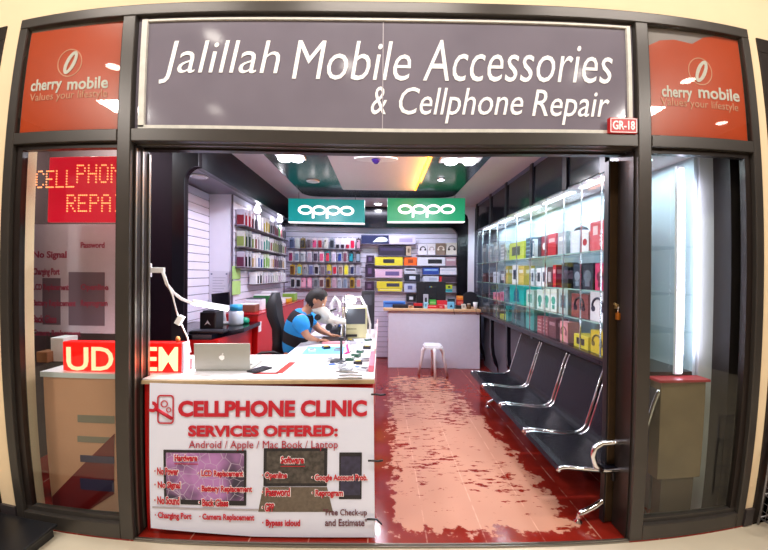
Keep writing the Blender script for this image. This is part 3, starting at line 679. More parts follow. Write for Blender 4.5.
for (tier, x0, x1, yt, cl, kind, pc_, lab), (_t, ya, yb) in zip(goods, iv_):
    z0 = SHZ[tier]-.0018 if tier else .9965
    z1 = max(PX((x0+x1)/2, yt, XF).z, z0+.07)
    if tier < 3: z1 = min(z1, SHZ[tier+1]-.014)
    dpt = min(.22, max(.07, (yb-ya)*.8))
    t = thing('product_box', lab, 'box', (XF, (ya+yb)/2, z0), group='boxed goods in the right glass cabinets')
    MB().box(XF, XF+dpt, ya, yb, z0, z1, bev=.002).obj('carton', M(cl), t)
    pm = M(pc_); mb = MB(); h = z1-z0; w = yb-ya; cy = (ya+yb)/2
    nf_ = .0012
    if kind == 'plain':
        face_x(mb, XF, ya, yb, z0, z1, .15, .85, .62, .8); mb.box(XF+dpt*.2, XF+dpt*.8, ya-nf_, ya-.0002, z0+h*.6, z0+h*.8)
    elif kind == 'lines':
        for k in range(4): face_x(mb, XF, ya, yb, z0, z1, .12, .88, .15+k*.2, .22+k*.2)
    elif kind == 'window':
        face_x(mb, XF, ya, yb, z0, z1, .2, .75, .25, .75); mb.box(XF+dpt*.25, XF+dpt*.75, ya-nf_, ya-.0002, z0+h*.3, z0+h*.7)
    elif kind == 'frame':
        for q_ in ((.1,.9,.1,.18),(.1,.9,.82,.9),(.1,.25,.18,.82),(.75,.9,.18,.82)): face_x(mb, XF, ya, yb, z0, z1, *q_)
    elif kind == 'cap':
        mb.lathe([(w*.40,0),(w*.40,.012),(w*.3,.03),(.01,.045)], (XF+dpt/2, cy, z1-.001), n=18)
    elif kind == 'dots':
        for k in range(3): face_x(mb, XF, ya, yb, z0, z1, .62, .72, .2+k*.14, .25+k*.14)
        face_x(mb, XF, ya, yb, z0, z1, .2, .5, .55, .85)
    else:
        r = min(w, h)*(.34 if kind != 'disc' else .28); seg = 20
        if kind in ('disc', 'blob'):
            mb.lathe([(r,-.0014),(r,-.0002)], (XF, cy, z0+h*.5), n=seg, axis='x')
            if kind == 'blob': face_x(mb, XF, ya, yb, z0, z1, .3, .7, .12, .3)
        elif kind == 'wheel':
            mb.lathe([(r*.7,-.0014),(r*.7,-.0002)], (XF, cy, z0+h*.55), n=seg, axis='x')
        else:   # headphones: band and two cups
            pts = [(XF-.002, cy+r*math.cos(a_), z0+h*.5+r*math.sin(a_)) for a_ in [PI*k/10 for k in range(11)]]
            mb.tube(pts, r*.13, n=6)
            mb.lathe([(r*.36,-.004),(r*.36,-.0002)], (XF, cy-r*.85, z0+h*.42), n=14, axis='x').lathe([(r*.36,-.004),(r*.36,-.0002)], (XF, cy+r*.85, z0+h*.42), n=14, axis='x')
    mb.obj('printed_mark', pm, t)

# ================================================================== WAITING BENCH
bench = thing('waiting_bench', 'row of four joined black perforated metal seats with chrome edges', 'bench', (1.45, 1.21, 0))
perf = mat('black perforated steel', '#15141c', .27, .35, noise=.15, nscale=90, bump=.25)
def prof():
    p = [(1.135,.400),(1.15,.425),(1.19,.432),(1.32,.420),(1.46,.405),(1.55,.408)]
    p += [(1.55+.10*math.sin(math.radians(a_)), .508-.10*math.cos(math.radians(a_))) for a_ in (15,30,45,60,70)]
    return p+[(1.678,.58),(1.715,.70),(1.75,.82),(1.78,.90),(1.788,.922)]
pf = prof()
def offs(p, d):
    o = []
    for i in range(len(p)):
        a = Vector(p[max(0,i-1)]); b_ = Vector(p[min(len(p)-1,i+1)]); t_ = (b_-a).normalized(); o.append((p[i][0]-t_.y*d, p[i][1]+t_.x*d))
    return o
ys = [PZ(558,469,.42).y+0, PZ(526,432,.42).y, PZ(499,405,.42).y, PZ(481,388,.42).y, PZ(469,372,.42).y]
ys = [max(.17, ys[0])]+ys[1:]
edge = [.095+k*.552 for k in range(5)]
for k in range(4):
    ya, yb = edge[k]+.034, edge[k+1]-.034
    up, dn = pf, offs(pf, -.03)
    s_ = MB().prism(up+list(reversed(dn)), ya, yb, smooth=False).obj('seat', perf, bench)
    for y in (ya-.008, yb+.008):
        MB().tube([(x,y,z) for x,z in offs(pf,-.008)], .012, n=8).obj('chrome_edge', chrome, s_)
MB().box(1.53, 1.61, .16, 2.28, .30, .365, bev=.006).obj('beam', mat('dark steel beam', '#2a2a30', .3, .6), bench)
for y in (.20, 2.2):
    MB().tube([(1.33,y,.03),(1.35,y,.065),(1.43,y,.10),(1.52,y,.16),(1.57,y,.29)], .02, n=8).tube([(1.80,y,.03),(1.77,y,.08),(1.69,y,.12),(1.62,y,.18),(1.58,y,.29)], .02, n=8).obj('leg', chrome, bench)
    for x in (1.33, 1.80): MB().lathe([(.028,0),(.028,.01),(.012,.02),(.012,.035)], (x,y,0), n=12).obj('levelling_foot', chrome, bench)
for y in (.105,):
    MB().tube([(1.42,y,.41),(1.375,y,.44),(1.355,y,.50),(1.37,y,.555),(1.415,y,.585),(1.50,y,.59),(1.55,y,.59),(1.60,y,.575),(1.62,y,.54)], .017, n=8).obj('armrest', chrome, bench)

# ================================================================== BACK COUNTER
ct = P(388,371,3.93); cb = P(487,371,3.93)
bc = thing('sales_counter', 'white front sales counter with a light wood top at the back of the shop', 'counter', ((ct.x+cb.x)/2, 3.93, 0))
MB().box(ct.x, 1.74, 3.93, 4.36, .0, 1.0, bev=.004).obj('counter_body', mat('white counter laminate', '#dfe1f0', .4, noise=.02), bc)
MB().box(ct.x-.09, 1.746, 3.86, 4.40, 1.0, 1.045, bev=.008).obj('counter_top', wood_l, bc)
ZT2 = 1.0455
def pbox(name, cat, lab, x0, x1, yt, Y, cl, z0=ZT2, d=.10, mark=None, mc='#ffffff', group=None, bev=.003):
    a, b_ = P(x0, yt, Y), P(x1, yt, Y)
    t = thing(name, lab, cat, ((a.x+b_.x)/2, Y, z0), group=group); z1 = max(a.z, z0+.02)
    MB().box(a.x, b_.x, Y, Y+d, z0, z1, bev=bev).obj('carton', M(cl), t)
    if mark:
        w, h = b_.x-a.x, z1-z0; mb = MB()
        if mark == 'tri': mb.prism([(a.x+w*.25,z0+h*.25),(a.x+w*.75,z0+h*.25),(a.x+w*.5,z0+h*.7)], Y-.0012, Y-.0002)
        elif mark == 'line': mb.box(a.x+w*.08, b_.x-w*.08, Y-.0012, Y-.0002, z0+h*.55, z0+h*.8)
        elif mark == 'kb':
            mb.box(a.x+w*.38, b_.x-w*.12, Y-.0012, Y-.0002, z0+h*.25, z0+h*.75)
        elif mark == 'pic': mb.box(a.x+w*.3, b_.x-w*.3, Y-.0012, Y-.0002, z0+h*.3, z0+h*.75)
        elif mark == 'half': mb.box(a.x+w*.02, b_.x-w*.02, Y-.0012, Y-.0002, z0+h*.04, z0+h*.45)
        elif mark == 'end': mb.box(a.x+.001, a.x+w*.14, Y-.0012, Y-.0002, z0+.001, z1-.001)
        elif mark == 'swoosh':
            mb.prism([(a.x+w*.42,z0+h*.2)]+[(a.x+w*(.75+.22*math.cos(t_)), z0+h*(.45+.35*math.sin(t_))) for t_ in [PI*k/8-.6 for k in range(9)]], Y-.0012, Y-.0002)
        mb.obj('printed_mark', M(mc), t)
    return t
def kx(v): return 380+v/6.678
def ky(v): return 290+v/6.678
G = 'goods on the wooden counter top'
its = [('long flat blue carton at the left end of the wooden counter',22,172,80,'#4b86d8','line','#2550a8',4.0,.14),
 ('black carton lying before the long blue one',86,190,99,'#1c1d26','line','#3a3b48',3.90,.08),
 ('small tan box right of the black carton',194,222,108,'#c79a72','pic','#8a5a3a',3.92,.06),
 ('red carton with a black front on the wooden counter',229,288,92,'#c8232b','half','#1a1a1e',3.92,.09),
 ('light blue carton standing in front of a silver one',296,322,84,'#9fdcf0','pic','#4f8fb0',3.90,.05),
 ('tall silver and black carton behind the light blue one',294,326,30,'#b9bcc8','pic','#20222a',4.02,.06),
 ('bright green carton lying on the red boxes',334,379,68,'#3fae3c','line','#8ed77a',4.03,.09),
 ('long red carton left of centre on the wooden counter',319,383,103,'#d32030','line','#f0a0a0',3.90,.08),
 ('shorter red carton touching the light blue triangle carton',385,434,103,'#c71d2b','pic','#ee8c8c',3.90,.08),
 ('red and white carton standing behind the shorter red one',384,451,72,'#d8303c','half','#f4e6e6',4.02,.08),
 ('light blue carton with a dark triangle',456,499,82,'#7cc8ee','tri','#24506e',3.90,.07),
 ('black topped carton behind the light blue triangle carton',456,502,60,'#232b34','line','#48545e',4.02,.07),
 ('low dark carton with white end right of the triangle carton',503,545,103,'#22262a','end','#6a7070',3.91,.08),
 ('small white carton beside the glass jar',547,575,95,'#e8e4da','pic','#b0a89a',3.93,.06),
 ('red carton under the orange one at the right',516,558,66,'#cf2b22','line','#e87060',4.03,.08)]
for lab,x0,x1,yt,cl,mk,mc,Y,d in its: pbox('carton', 'box', lab, kx(x0), kx(x1), ky(yt), Y, cl, d=d, mark=mk, mc=mc, group=G)
q = P(kx(516), ky(66), 4.03); pbox('carton', 'box', 'orange carton lying on top of the red one at the right', kx(517), kx(557), ky(40), 4.035, '#f08a28', z0=q.z+.001, d=.07, mark='line', mc='#f8b868', group=G)
q = P(kx(594), ky(130), 3.95)
t = thing('glass_jar', 'small brown glass jar on the wooden counter beside the white cup', 'jar', (q.x,3.95,ZT2)); MB().lathe([(.03,0),(.038,.01),(.038,.06),(.028,.075)], (q.x,3.95,ZT2), n=16).obj('jar_body', mat('amber jar', '#6a4a2a', .15), t); MB().lathe([(.031,.0755),(.031,.095)], (q.x,3.95,ZT2), n=16).obj('lid', mat('jar lid', '#b8b0a0', .3, .6), t)
q = P(kx(637), ky(130), 3.93)
tag(MB().lathe([(.026,0),(.040,.12),(.036,.12),(.023,.006)], (q.x,3.93,ZT2), n=18).obj('paper_cup', white_gl), 'white tapered cup at the right end of the wooden counter', 'cup')
# monitor seen from behind
a, b_ = P(417,281.5,4.18), P(446,303.5,4.18)
t = thing('computer_monitor', 'black monitor on the wooden counter seen from behind', 'monitor', ((a.x+b_.x)/2,4.2,ZT2))
MB().box(a.x, b_.x, 4.17, 4.20, b_.z, a.z, bev=.006).obj('screen_housing', mat('monitor back', '#22252c', .35), t)
mxx = (a.x+b_.x)/2
MB().box(mxx-.10, mxx+.10, 4.15, 4.169, b_.z+.08, a.z-.10, bev=.006).obj('rear_bulge', mat('monitor back', '#22252c', .35), t)
MB().box(mxx-.03, mxx+.03, 4.145, 4.165, ZT2+.012, b_.z+.12).box(mxx-.11, mxx+.11, 4.125, 4.25, ZT2, ZT2+.012, bev=.004).obj('stand', black_pl, t)
MB().box(mxx-.035, mxx-.012, 4.148, 4.1495, a.z-.05-.055+.0, a.z-.09).obj('badge', M('#3aa0c8'), t)
MB().box(mxx-.011, mxx+.012, 4.148, 4.1495, a.z-.05-.055, a.z-.09).obj('badge', M('#d8d83a'), t)
# two cables over the counter edge
for i, px in enumerate((454, 476)):
    q = P(px, 312, 3.85)
    tag(MB().tube([(q.x,3.90,ZT2+.004),(q.x,3.852,ZT2+.004),(q.x,3.851,ZT2-.02),(q.x+.005,3.852,.985),(q.x+.02*(i+1),3.854,.95)], .004, n=6).obj('cable', black_pl), ('black cable hanging over the counter edge under the triangle carton','black cable hanging over the counter edge below the white cup')[i], 'cable')

# plastic stool before the counter
sa, sb = P(421.5,373,3.45), P(451,376,3.45)
q = PZ(434,377.5,0)
st = thing('plastic_stool', 'white plastic stool with four splayed legs before the wooden topped counter', 'stool', (q.x, q.y+.12, 0))
cx, cy, hs_ = q.x, q.y+.12, .50
MB().prism(rrect(cx-.135, cx+.135, cy-.135, cy+.135, .05), hs_-.022, hs_, axis='z').prism(rrect(cx-.15, cx+.15, cy-.15, cy+.15, .05), hs_-.05, hs_-.0225, axis='z').obj('seat', white_gl, st)
pr = [(-.16,-.12),(.02,-.17),(.165,.08),(-.05,.165)]
for (dx_, dy_) in ((-1.2,.3),(.02,-1.25),(1.2,-.25),(.1,1.2)):
    top_ = Vector((cx+dx_*.10, cy+dy_*.10, hs_-.05)); bot_ = Vector((cx+dx_*.19, cy+dy_*.16, .0))
    mb = MB(); mb.tube([top_, top_.lerp(bot_,.12)+Vector((dx_*.02,dy_*.02,0)), top_.lerp(bot_,.35)+Vector((dx_*.012,dy_*.012,0)), bot_+Vector((0,0,.0))], .02, n=8, rs=[.034,.028,.023,.020]); mb.obj('leg', white_gl, st)
# office chair back right of the counter, red cabinet left of it
t = thing('office_chair', 'black office chair with rounded back behind the right end of the wooden counter', 'chair', (1.50,4.3,0))
a = P(472,292,4.30)
MB().prism([(a.x+.16*math.cos(t_)*1.0, a.z-.16+.16*math.sin(t_)) for t_ in [PI*k/12 for k in range(13)]]+[(a.x-.15,.72),(a.x+.15,.72)], 4.405, 4.435).obj('backrest', mat('dark mesh fabric', '#1c1c26', .7), t)
MB().box(a.x-.10, a.x+.10, 4.10+.306, 4.434, .45, .50).box(a.x-.015, a.x+.015, 4.41, 4.43, .05, .719).obj('seat_frame', black_pl, t)
MB().box(a.x-.15, a.x+.15, 4.405, 4.435, 0, .05, bev=.01).obj('foot', black_pl, t)

# ================================================================== FRONT COUNTER
CZ = .985; CX1 = P(374.5, 385, .08).x
fc = thing('repair_counter', 'long white topped repair counter with red base right behind the doorway', 'counter', (-1.1,.13,0))
MB().box(-1.48, CX1-.01, .10, .71, 0, CZ-.035).box(-2.25, -1.4801, .20, .71, 0, CZ-.035).obj('counter_base', red_lam, fc)
MB().box(-1.485, CX1, .085, .725, CZ-.034, CZ).box(-2.26, -1.4851, .18, .725, CZ-.034, CZ).obj('counter_top', mat('white counter top', '#e2e1e6', .3, noise=.02), fc)
MB().box(-1.485, CX1, .075, .0845, CZ-.030, CZ-.008).obj('front_edge', mat('tan wood edge', '#b9a07c', .5, noise=.1), fc)
a = PZ(262,361,CZ+.001); b_ = PZ(291,378,CZ+.001)
mb = MB()
def strip(mb, p0, p1, w, z):
    p0, p1 = Vector(p0), Vector(p1); d_ = (p1-p0).normalized(); n_ = Vector((-d_.y,d_.x,0))*w/2
    mb.add([(p0-n_)+Vector((0,0,z)),(p1-n_)+Vector((0,0,z)),(p1+n_)+Vector((0,0,z)),(p0+n_)+Vector((0,0,z)),(p0-n_)+Vector((0,0,z+.0006)),(p1-n_)+Vector((0,0,z+.0006)),(p1+n_)+Vector((0,0,z+.0006)),(p0+n_)+Vector((0,0,z+.0006))],
           [(0,1,2,3),(4,5,6,7),(0,1,5,4),(1,2,6,5),(2,3,7,6),(3,0,4,7)])
zc = CZ+.0003
p1_, p2_, p3_, p4_ = [PZ(*u,CZ) for u in ((293,362),(279,373),(254,373),(247,358))]
for p_ in (p1_,p2_,p3_,p4_): p_.z = 0
strip(mb, p1_, p2_, .05, zc); strip(mb, p2_, p3_, .04, zc)
mb.obj('red_line', mat('red line tape', '#a83226', .4), fc)
# left end, corridor reflection painted in: tan reflection panel with a slanting dark red reflection
MB().box(-2.24, XA+.02, .185, .199, 0, CZ-.036).obj('tan_reflection_panel', mat('tan reflection panel', '#e0a080', .3, noise=.08, nscale=3), fc)
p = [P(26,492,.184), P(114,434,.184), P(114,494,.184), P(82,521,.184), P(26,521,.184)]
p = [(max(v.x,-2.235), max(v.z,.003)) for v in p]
MB().prism(p, .1815, .1845).obj('red_reflection', mat('dark red reflection', '#7d1216', .3), fc)
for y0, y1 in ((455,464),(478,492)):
    a, b_ = P(80, y0, .181), P(114, y1, .181); MB().box(a.x, b_.x, .179, .181, b_.z, a.z).obj('blue_reflection', mat('dull blue reflection', '#352a52', .4), fc)
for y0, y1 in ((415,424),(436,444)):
    a, b_ = P(77, y0, .183), P(114, y1, .183); MB().box(a.x, b_.x, .1825, .1845, b_.z, a.z).obj('grey_reflection', mat('dull grey reflection', '#8f8273', .4), fc)

# ---- banner on the counter front
bn = thing('services_banner', 'white printed banner listing phone repair services on the counter front', 'banner', (-.75,.16,.5))
YB1 = .045
cs = [P(147.5,384,YB1), P(373.5,389,YB1), P(375,546,YB1), P(149,530,YB1)]
nx, nz_ = 26, 12; mb = MB(); vs = []
for lay in (0, .0025):
    for j in range(nz_+1):
        for i in range(nx+1):
            u, v = i/nx, j/nz_
            q = (cs[0]*(1-u)+cs[1]*u)*(1-v)+(cs[3]*(1-u)+cs[2]*u)*v
            vs.append((q.x, YB1+.018+lay-.0006*math.sin(u*9+v*2)-.0006*math.sin(v*7+u*3)*v, max(q.z,.012)))
n1_ = (nx+1)*(nz_+1); fs = []
for j in range(nz_):
    for i in range(nx):
        a_ = j*(nx+1)+i; fs += [(a_,a_+1,a_+nx+2,a_+nx+1), (n1_+a_,n1_+a_+nx+1,n1_+a_+nx+2,n1_+a_+1)]
mb.add(vs, fs, 0, True); mb.obj('banner_sheet', mat('banner vinyl', '#e6eaff', .4, noise=.02, nscale=4), bn)
YT = YB1+.0135
ink = mat('red banner ink', '#c40f2c', .4); ink2 = mat('crimson banner ink', '#b0173a', .4); wht = mat('white outline ink', '#f4f0f4', .4); dk = mat('dark screen print', '#1d1a22', .35)
for s_, x0, x1, y0, y1, mm, bd in (('CELLPHONE CLINIC', 178, 367, 400, 416.5, ink, .045), ('SERVICES OFFERED:', 188, 338, 425, 436.5, ink, .045), ('Android / Apple / Mac Book / Laptop', 188.5, 338, 440.5, 450.5, ink2, .0)):
    ptext(s_, x0, y0, x1, y1, YT, mm, bn, bold=bd, th=.0015)
for s_, x0, y0, x1, y1 in (('Hardware', 174,455,197,461.5), ('Software', 281,456,304,463.5), ('· No Power',154,468,178,475.5), ('· No Signal',154,482,180,490.5), ('· No Sound',154,497,179,505),
    ('· Charging Port',154.5,513,191,521), ('· LCD Replacement',198,470.5,243,478.5), ('· Battery Replacement',198,486,252,494), ('· Back Glass',198.5,499.5,228,507), ('· Camera Replacement',199,514.5,254,522.5),
    ('· Openline',262,472,287,480), ('· Password',262,488,290,496.5), ('· GPP',262,503.5,274,512), ('· Bypass icloud',262,520,300,528.5), ('· Google Account Prob.',312,474,367.5,482), ('· Reprogram',312,489.5,343,498)):
    ptext(s_, x0, y0, x1, y1, YT-.0022, ink, bn, bold=.035, th=.001)
    if s_ not in ('· Charging Port', '· Camera Replacement', '· Bypass icloud'): ptext(s_, x0-.8, y0-.6, x1+.8, y1+.6, YT-.0008, wht, bn, bold=.10, th=.0006, name='letter_outline')
for x0, x1, y in ((174,198,464), (281,305,466)):
    a, b_ = P(x0,y,YT), P(x1,y,YT); MB().box(a.x,b_.x,YT-.002,YT-.001,a.z-.002,a.z+.002).obj('underline', ink, bn)
for s_, x0, y0, x1, y1 in (('"Free Check-up',323,509,367,517.5), ('and Estimate"',325,519,367,526.5)):
    ptext(s_, x0, y0, x1, y1, YT, mat('plum banner ink', '#6a3040', .4), bn, bold=.012, th=.001)
# printed devices
def prect(x0, y0, x1, y1, Y, m_, nm, th=.001, r=.004):
    a, b_ = P(x0,y0,Y), P(x1,y1,Y); return MB().prism(rrect(a.x,b_.x,b_.z,a.z,r,3), Y-th, Y).obj(nm, m_, bn)
scr = bpy.data.materials.new('purple cracked screen print'); scr.use_nodes = True; nt2 = scr.node_tree
vo = nt2.nodes.new('ShaderNodeTexVoronoi'); vo.feature = 'DISTANCE_TO_EDGE'; vo.inputs['Scale'].default_value = 16
gr = nt2.nodes.new('ShaderNodeTexNoise'); gr.inputs['Scale'].default_value = 5
r1 = nt2.nodes.new('ShaderNodeValToRGB'); r1.color_ramp.elements[0].color = lin('#3a3248'); r1.color_ramp.elements[0].position = .38; r1.color_ramp.elements[1].color = lin('#b880c0'); r1.color_ramp.elements[1].position = .62
r3 = nt2.nodes.new('ShaderNodeValToRGB'); r3.color_ramp.elements[0].position = .0; r3.color_ramp.elements[0].color = (1,1,1,1); r3.color_ramp.elements[1].position = .03; r3.color_ramp.elements[1].color = (0,0,0,1)
mm_ = nt2.nodes.new('ShaderNodeMix'); mm_.data_type = 'RGBA'; t3 = nt2.nodes.new('ShaderNodeTexCoord')
for n_ in (vo, gr): nt2.links.new(t3.outputs['Object'], n_.inputs['Vector'])
nt2.links.new(gr.outputs['Fac'], r1.inputs[0]); nt2.links.new(vo.outputs['Distance'], r3.inputs[0]); nt2.links.new(r3.outputs[0], mm_.inputs[0]); nt2.links.new(r1.outputs[0], mm_.inputs[6]); mm_.inputs[7].default_value = lin('#c8bcd0')
nt2.links.new(mm_.outputs[2], nt2.nodes['Principled BSDF'].inputs['Base Color']); nt2.nodes['Principled BSDF'].inputs['Roughness'].default_value = .4
Y0 = YT+.0022
prect(163,450,246,506,Y0,dk,'printed_laptop'); prect(165.5,453,243.5,501,Y0-.0011,scr,'printed_screen',.0008)
prect(152,506.5,258,511,Y0,mat('grey print','#b5afb8',.4),'printed_laptop_base')
prect(264,448,327,486,Y0,dk,'printed_laptop'); prect(267,451,324,483,Y0-.0011,mat('dark cracked print','#4a4440',.4,noise=.6,nscale=40),'printed_screen',.0008)
a,b_,c_,d_ = P(263,487,Y0),P(327,487,Y0),P(333,512,Y0),P(258,512,Y0)
MB().prism([(a.x,a.z),(b_.x,b_.z),(c_.x,c_.z),(d_.x,d_.z)],Y0-.001,Y0).obj('printed_keyboard', mat('brown keyboard print','#6a5e52',.4,noise=.2,nscale=60), bn)
prect(339.5,452,361.5,499,Y0,dk,'printed_phone'); prect(341,456,360,495,Y0-.0011,mat('slate screen print','#33304a',.4,noise=.4,nscale=30),'printed_screen',.0008)
# phone-and-spanner emblem
mb = MB(); a,b_ = P(157,395,YT),P(173.5,424,YT); o_ = rrect(a.x,b_.x,b_.z,a.z,.02); i_ = rrect(a.x+.008,b_.x-.008,b_.z+.008,a.z-.008,.014); n_ = len(o_)
mb.add([(x,y,z) for y in (YT-.0015,YT) for x,z in o_+i_], [(k,(k+1)%n_,n_+(k+1)%n_,n_+k) for k in range(n_)]+[(2*n_+k,3*n_+k,3*n_+(k+1)%n_,2*n_+(k+1)%n_) for k in range(n_)]+[(k,2*n_+k,2*n_+(k+1)%n_,(k+1)%n_) for k in range(n_)])
c1, c2 = P(152,407,YT), P(172,419,YT); dv = (c2-c1).normalized()
mb.tube([c1+dv*.03, c2], .010, n=6); 
mb.add([],[]); ell_ring(mb, P(164,404,YT).x, P(164,404,YT).z, .022, .022, .006, YT-.0015, YT); ell_ring(mb, P(168.5,410,YT).x, P(168.5,410,YT).z, .016, .016, .005, YT-.0015, YT)
mb.prism([(c1.x+.034*math.cos(math.radians(t_)), c1.z+.034*math.sin(math.radians(t_))) for t_ in range(-150,110,20)]+[(c1.x+.014*math.cos(math.radians(t_)), c1.z+.014*math.sin(math.radians(t_))) for t_ in range(90,-150,-20)], YT-.002, YT)
mb.obj('emblem', ink, bn)
for i, (px, py, n_) in enumerate(((376,394,'upper'),(373,460,'middle'),(372,519,'lower'))):
    q = P(px, py, YB1)
    tag(MB().tube([(q.x-.03,YB1-.003,q.z),(q.x+.0,YB1-.006,q.z+.002),(q.x+.03,YB1+.0,q.z-.005),(q.x+.06,YB1+.01,q.z-.04 if i == 2 else q.z-.004)], .006, n=6).obj('cable_tie', black_pl), n_+' black cable tie at the right edge of the services banner', 'cable tie')

# ---- laptop
a, b_ = P(195.5,343,.255), P(250.5,373,.255)
lp = thing('laptop', 'open silver laptop seen from behind on the front counter', 'laptop', ((a.x+b_.x)/2,.255,CZ+.0015))
lx0, lx1, lz = a.x, b_.x, CZ+.0015; silver = mat('silver aluminium', '#aeaea8', .35, .35)
bm_ = MB().box(lx0, lx1, .255, .49, lz, lz+.014, bev=.004).obj('keyboard_base', silver, lp)
MB().box(lx0+.03, lx1-.03,   .30, .38, lz+.0141, lz+.0155).obj('keys', black_pl, bm_)
ang = math.radians(4); Rl = Matrix.Rotation(ang, 3, 'X'); H = a.z-lz-.014
lid = MB().obox((( lx0+lx1)/2, .255-math.sin(ang)*H/2, lz+.014+math.cos(ang)*H/2), lx1-lx0, .008, H, Rl).obj('screen_lid', silver, lp)
cx, cz_, yl = (lx0+lx1)/2+.0, lz+.014+H*.46, .255-.005-math.sin(ang)*H*.46-.0005
ap = [(cx+.017*math.sin(t_)*(1-.18*math.cos(t_*2)) , cz_+.017*math.cos(t_)-.002*math.cos(2*t_)) for t_ in [2*PI*k/24 for k in range(24)]]
ap = [(x,z) for x,z in ap if not (x > cx+.010 and abs(z-cz_-.003) < .006)]
MB().prism(ap, yl-.001, yl).prism([(cx,cz_+.018),(cx+.008,cz_+.022),(cx+.009,cz_+.030),(cx+.001,cz_+.026)], yl-.001, yl).obj('emblem', mat('white lid emblem', '#ffffff', .3), lp)
# ---- LED message sign on the counter
a, b_ = P(62,341,.215), P(178,378,.215)
lzs = CZ+.0012
sgn = thing('led_sign', 'long red glowing LED message box standing on the front counter', 'sign', ((a.x+b_.x)/2,.215,CZ+.001))
lz = CZ+.004; hx0, hx1 = max(a.x,-2.15), P(182,360,.215).x; zt_ = P(180,343,.215).z
MB().box(hx0, hx1, .215, .285, lz, zt_, bev=.004).obj('sign_case', mat('red lit case', '#8e0f10', .35, emit=1.5, ecol='#ff0c06'), sgn)
MB().box(hx1+.0005, hx1+.012, .213, .287, lz, zt_+.002).obj('end_cap', mat('pale end cap', '#c8b4c8', .3), sgn)
led = mat('LED letter glow', '#ff9a70', .5, emit=2.2, ecol='#ffb088')
led2 = mat('LED dot glow', '#ff8a50', .5, emit=2.2, ecol='#ff9a60')
for s_, x0, x1 in (('U',66,88), ('D',91,113), ('E',145,157), ('M',159,178)):
    a, b_ = P(x0,347,.215), P(x1,371,.215); text(s_, a.x, b_.x, b_.z, a.z, .214, led, sgn, bold=.012, th=.003)
# plug-in bits beside it
tag(MB().box(P(185,360,.32).x, P(193,360,.32).x, .32, .37, CZ+.001, CZ+.075, bev=.004).obj('power_adapter', mat('pale adapter', '#d8d4dc', .3)), 'small pale power adapter between the LED box and the laptop', 'adapter')
tag(MB().lathe([(.012,0),(.014,.02),(.010,.035)], (P(178,340,.25).x,.25,zt_+.001), n=10).obj('cork_stopper', mat('cork', '#b5713c', .7)), 'small brown cork standing on the LED message box', 'cork')

# ---- window sign: CELL PHONE / REPAIR in dot lamps
DOT = {'C':'01110 10001 10000 10000 10000 10001 01110','E':'11111 10000 10000 11110 10000 10000 11111','L':'10000 10000 10000 10000 10000 10000 11111','P':'11110 10001 10001 11110 10000 10000 10000',
 'H':'10001 10001 10001 11111 10001 10001 10001','O':'01110 10001 10001 10001 10001 10001 01110','N':'10001 11001 10101 10011 10001 10001 10001','R':'11110 10001 10001 11110 10100 10010 10001','A':'01110 10001 10001 11111 10001 10001 10001','I':'01110 00100 00100 00100 00100 00100 01110'}
ws = thing('window_led_sign', 'red dot lamp sign reading cell phone repair in the left window', 'sign', (-1.9,.14,2.0))
YW = .24
a, b_ = P(33,158,YW), P(118,222,YW)
MB().box(max(a.x,-2.26), -1.645, YW, YW+.03, b_.z, a.z, bev=.004).obj('sign_board', mat('red lit board', '#7c0c22', .35, emit=.7, ecol='#ff0c30'), ws)
def dots(s_, x0, x1, y0, y1):
    a, b_ = P(x0,(y0+y1)/2,YW), P(x1,(y0+y1)/2,YW); zt0, zb0 = P((x0+x1)/2,y0,YW).z, P((x0+x1)/2,y1,YW).z; mb = MB(); n_ = len(s_); w_ = (b_.x-a.x)/(n_*6-1)
    for i, ch in enumerate(s_):
        if ch == ' ': continue
        for r_, row in enumerate(DOT[ch].split()):
            for c_, v in enumerate(row):
                if v == '1': mb.lathe([(.0052,-.004),(.0052,-.0005)], (a.x+(i*6+c_)*w_, YW, zt0+(zb0-zt0)*r_/6), n=6, axis='y')
    return mb.obj('dot_letters', led2, ws)
dots('CELL', 37, 75, 171, 187); dots('PHON', 77, 121, 165, 182); dots('REPAIR', 67, 136, 195, 211)
# banner and box seen through the left window
wb_ = thing('window_banner', 'pale banner with pink service lettering hanging behind the left window', 'banner', (-1.9,.5,1.5))
a, b_ = P(33,224,.62), P(116,344,.62)
MB().box(-2.75, -1.92, .62, .625, 1.17, 2.02).obj('banner_sheet', mat('pale lilac banner', '#d4c8d8', .4, noise=.03), wb_)
for s_, x0, y0, x1, y1 in (('No Signal',33,251,66,260), ('Charging Port',33,268,59,277), ('LCD Replacement',33,284,68,292), ('Battery Replacement',33,300,75,308), ('Back Glass',33,315,56,323), ('Camera Replacement',33,330,80,338), ('Password',80,242,104,248),('Openline',80,284,108,292), ('Reprogram',80,300,107,308)):
    ptext(s_, x0, y0, x1, y1, .616, mat('faded pink ink', '#a8405c', .4), wb_, bold=.03, th=.0015)
for x0,y0,x1,y1 in ((42,278,60,325),(68,272,104,326)):
    a, b_ = P(x0,y0,.6185), P(x1,y1,.6185); MB().box(a.x,b_.x,.618,.6195,b_.z,a.z).obj('printed_device', mat('faded device print','#7a6878',.4), wb_)
tag(MB().box(P(50,338,.45).x, P(63,338,.45).x, .45, .58, CZ+.001, P(56,338,.45).z, bev=.004).obj('carton', white_gl), 'white carton standing on the counter left of the LED message box', 'box')
tag(MB().box(P(36,355,.4).x, P(47,355,.4).x, .40, .50, CZ+.001, P(40,352,.4).z, bev=.004).obj('carton', M('#8a5a3c')), 'small brown carton on the counter at the far left behind the window', 'box')
# left window interior: partition behind
struct(MB().box(-3.0, -2.27, 1.0, 1.03, 0, ZC).obj('wall_partition', mat('brown grey partition', '#5d4a48', .5)))

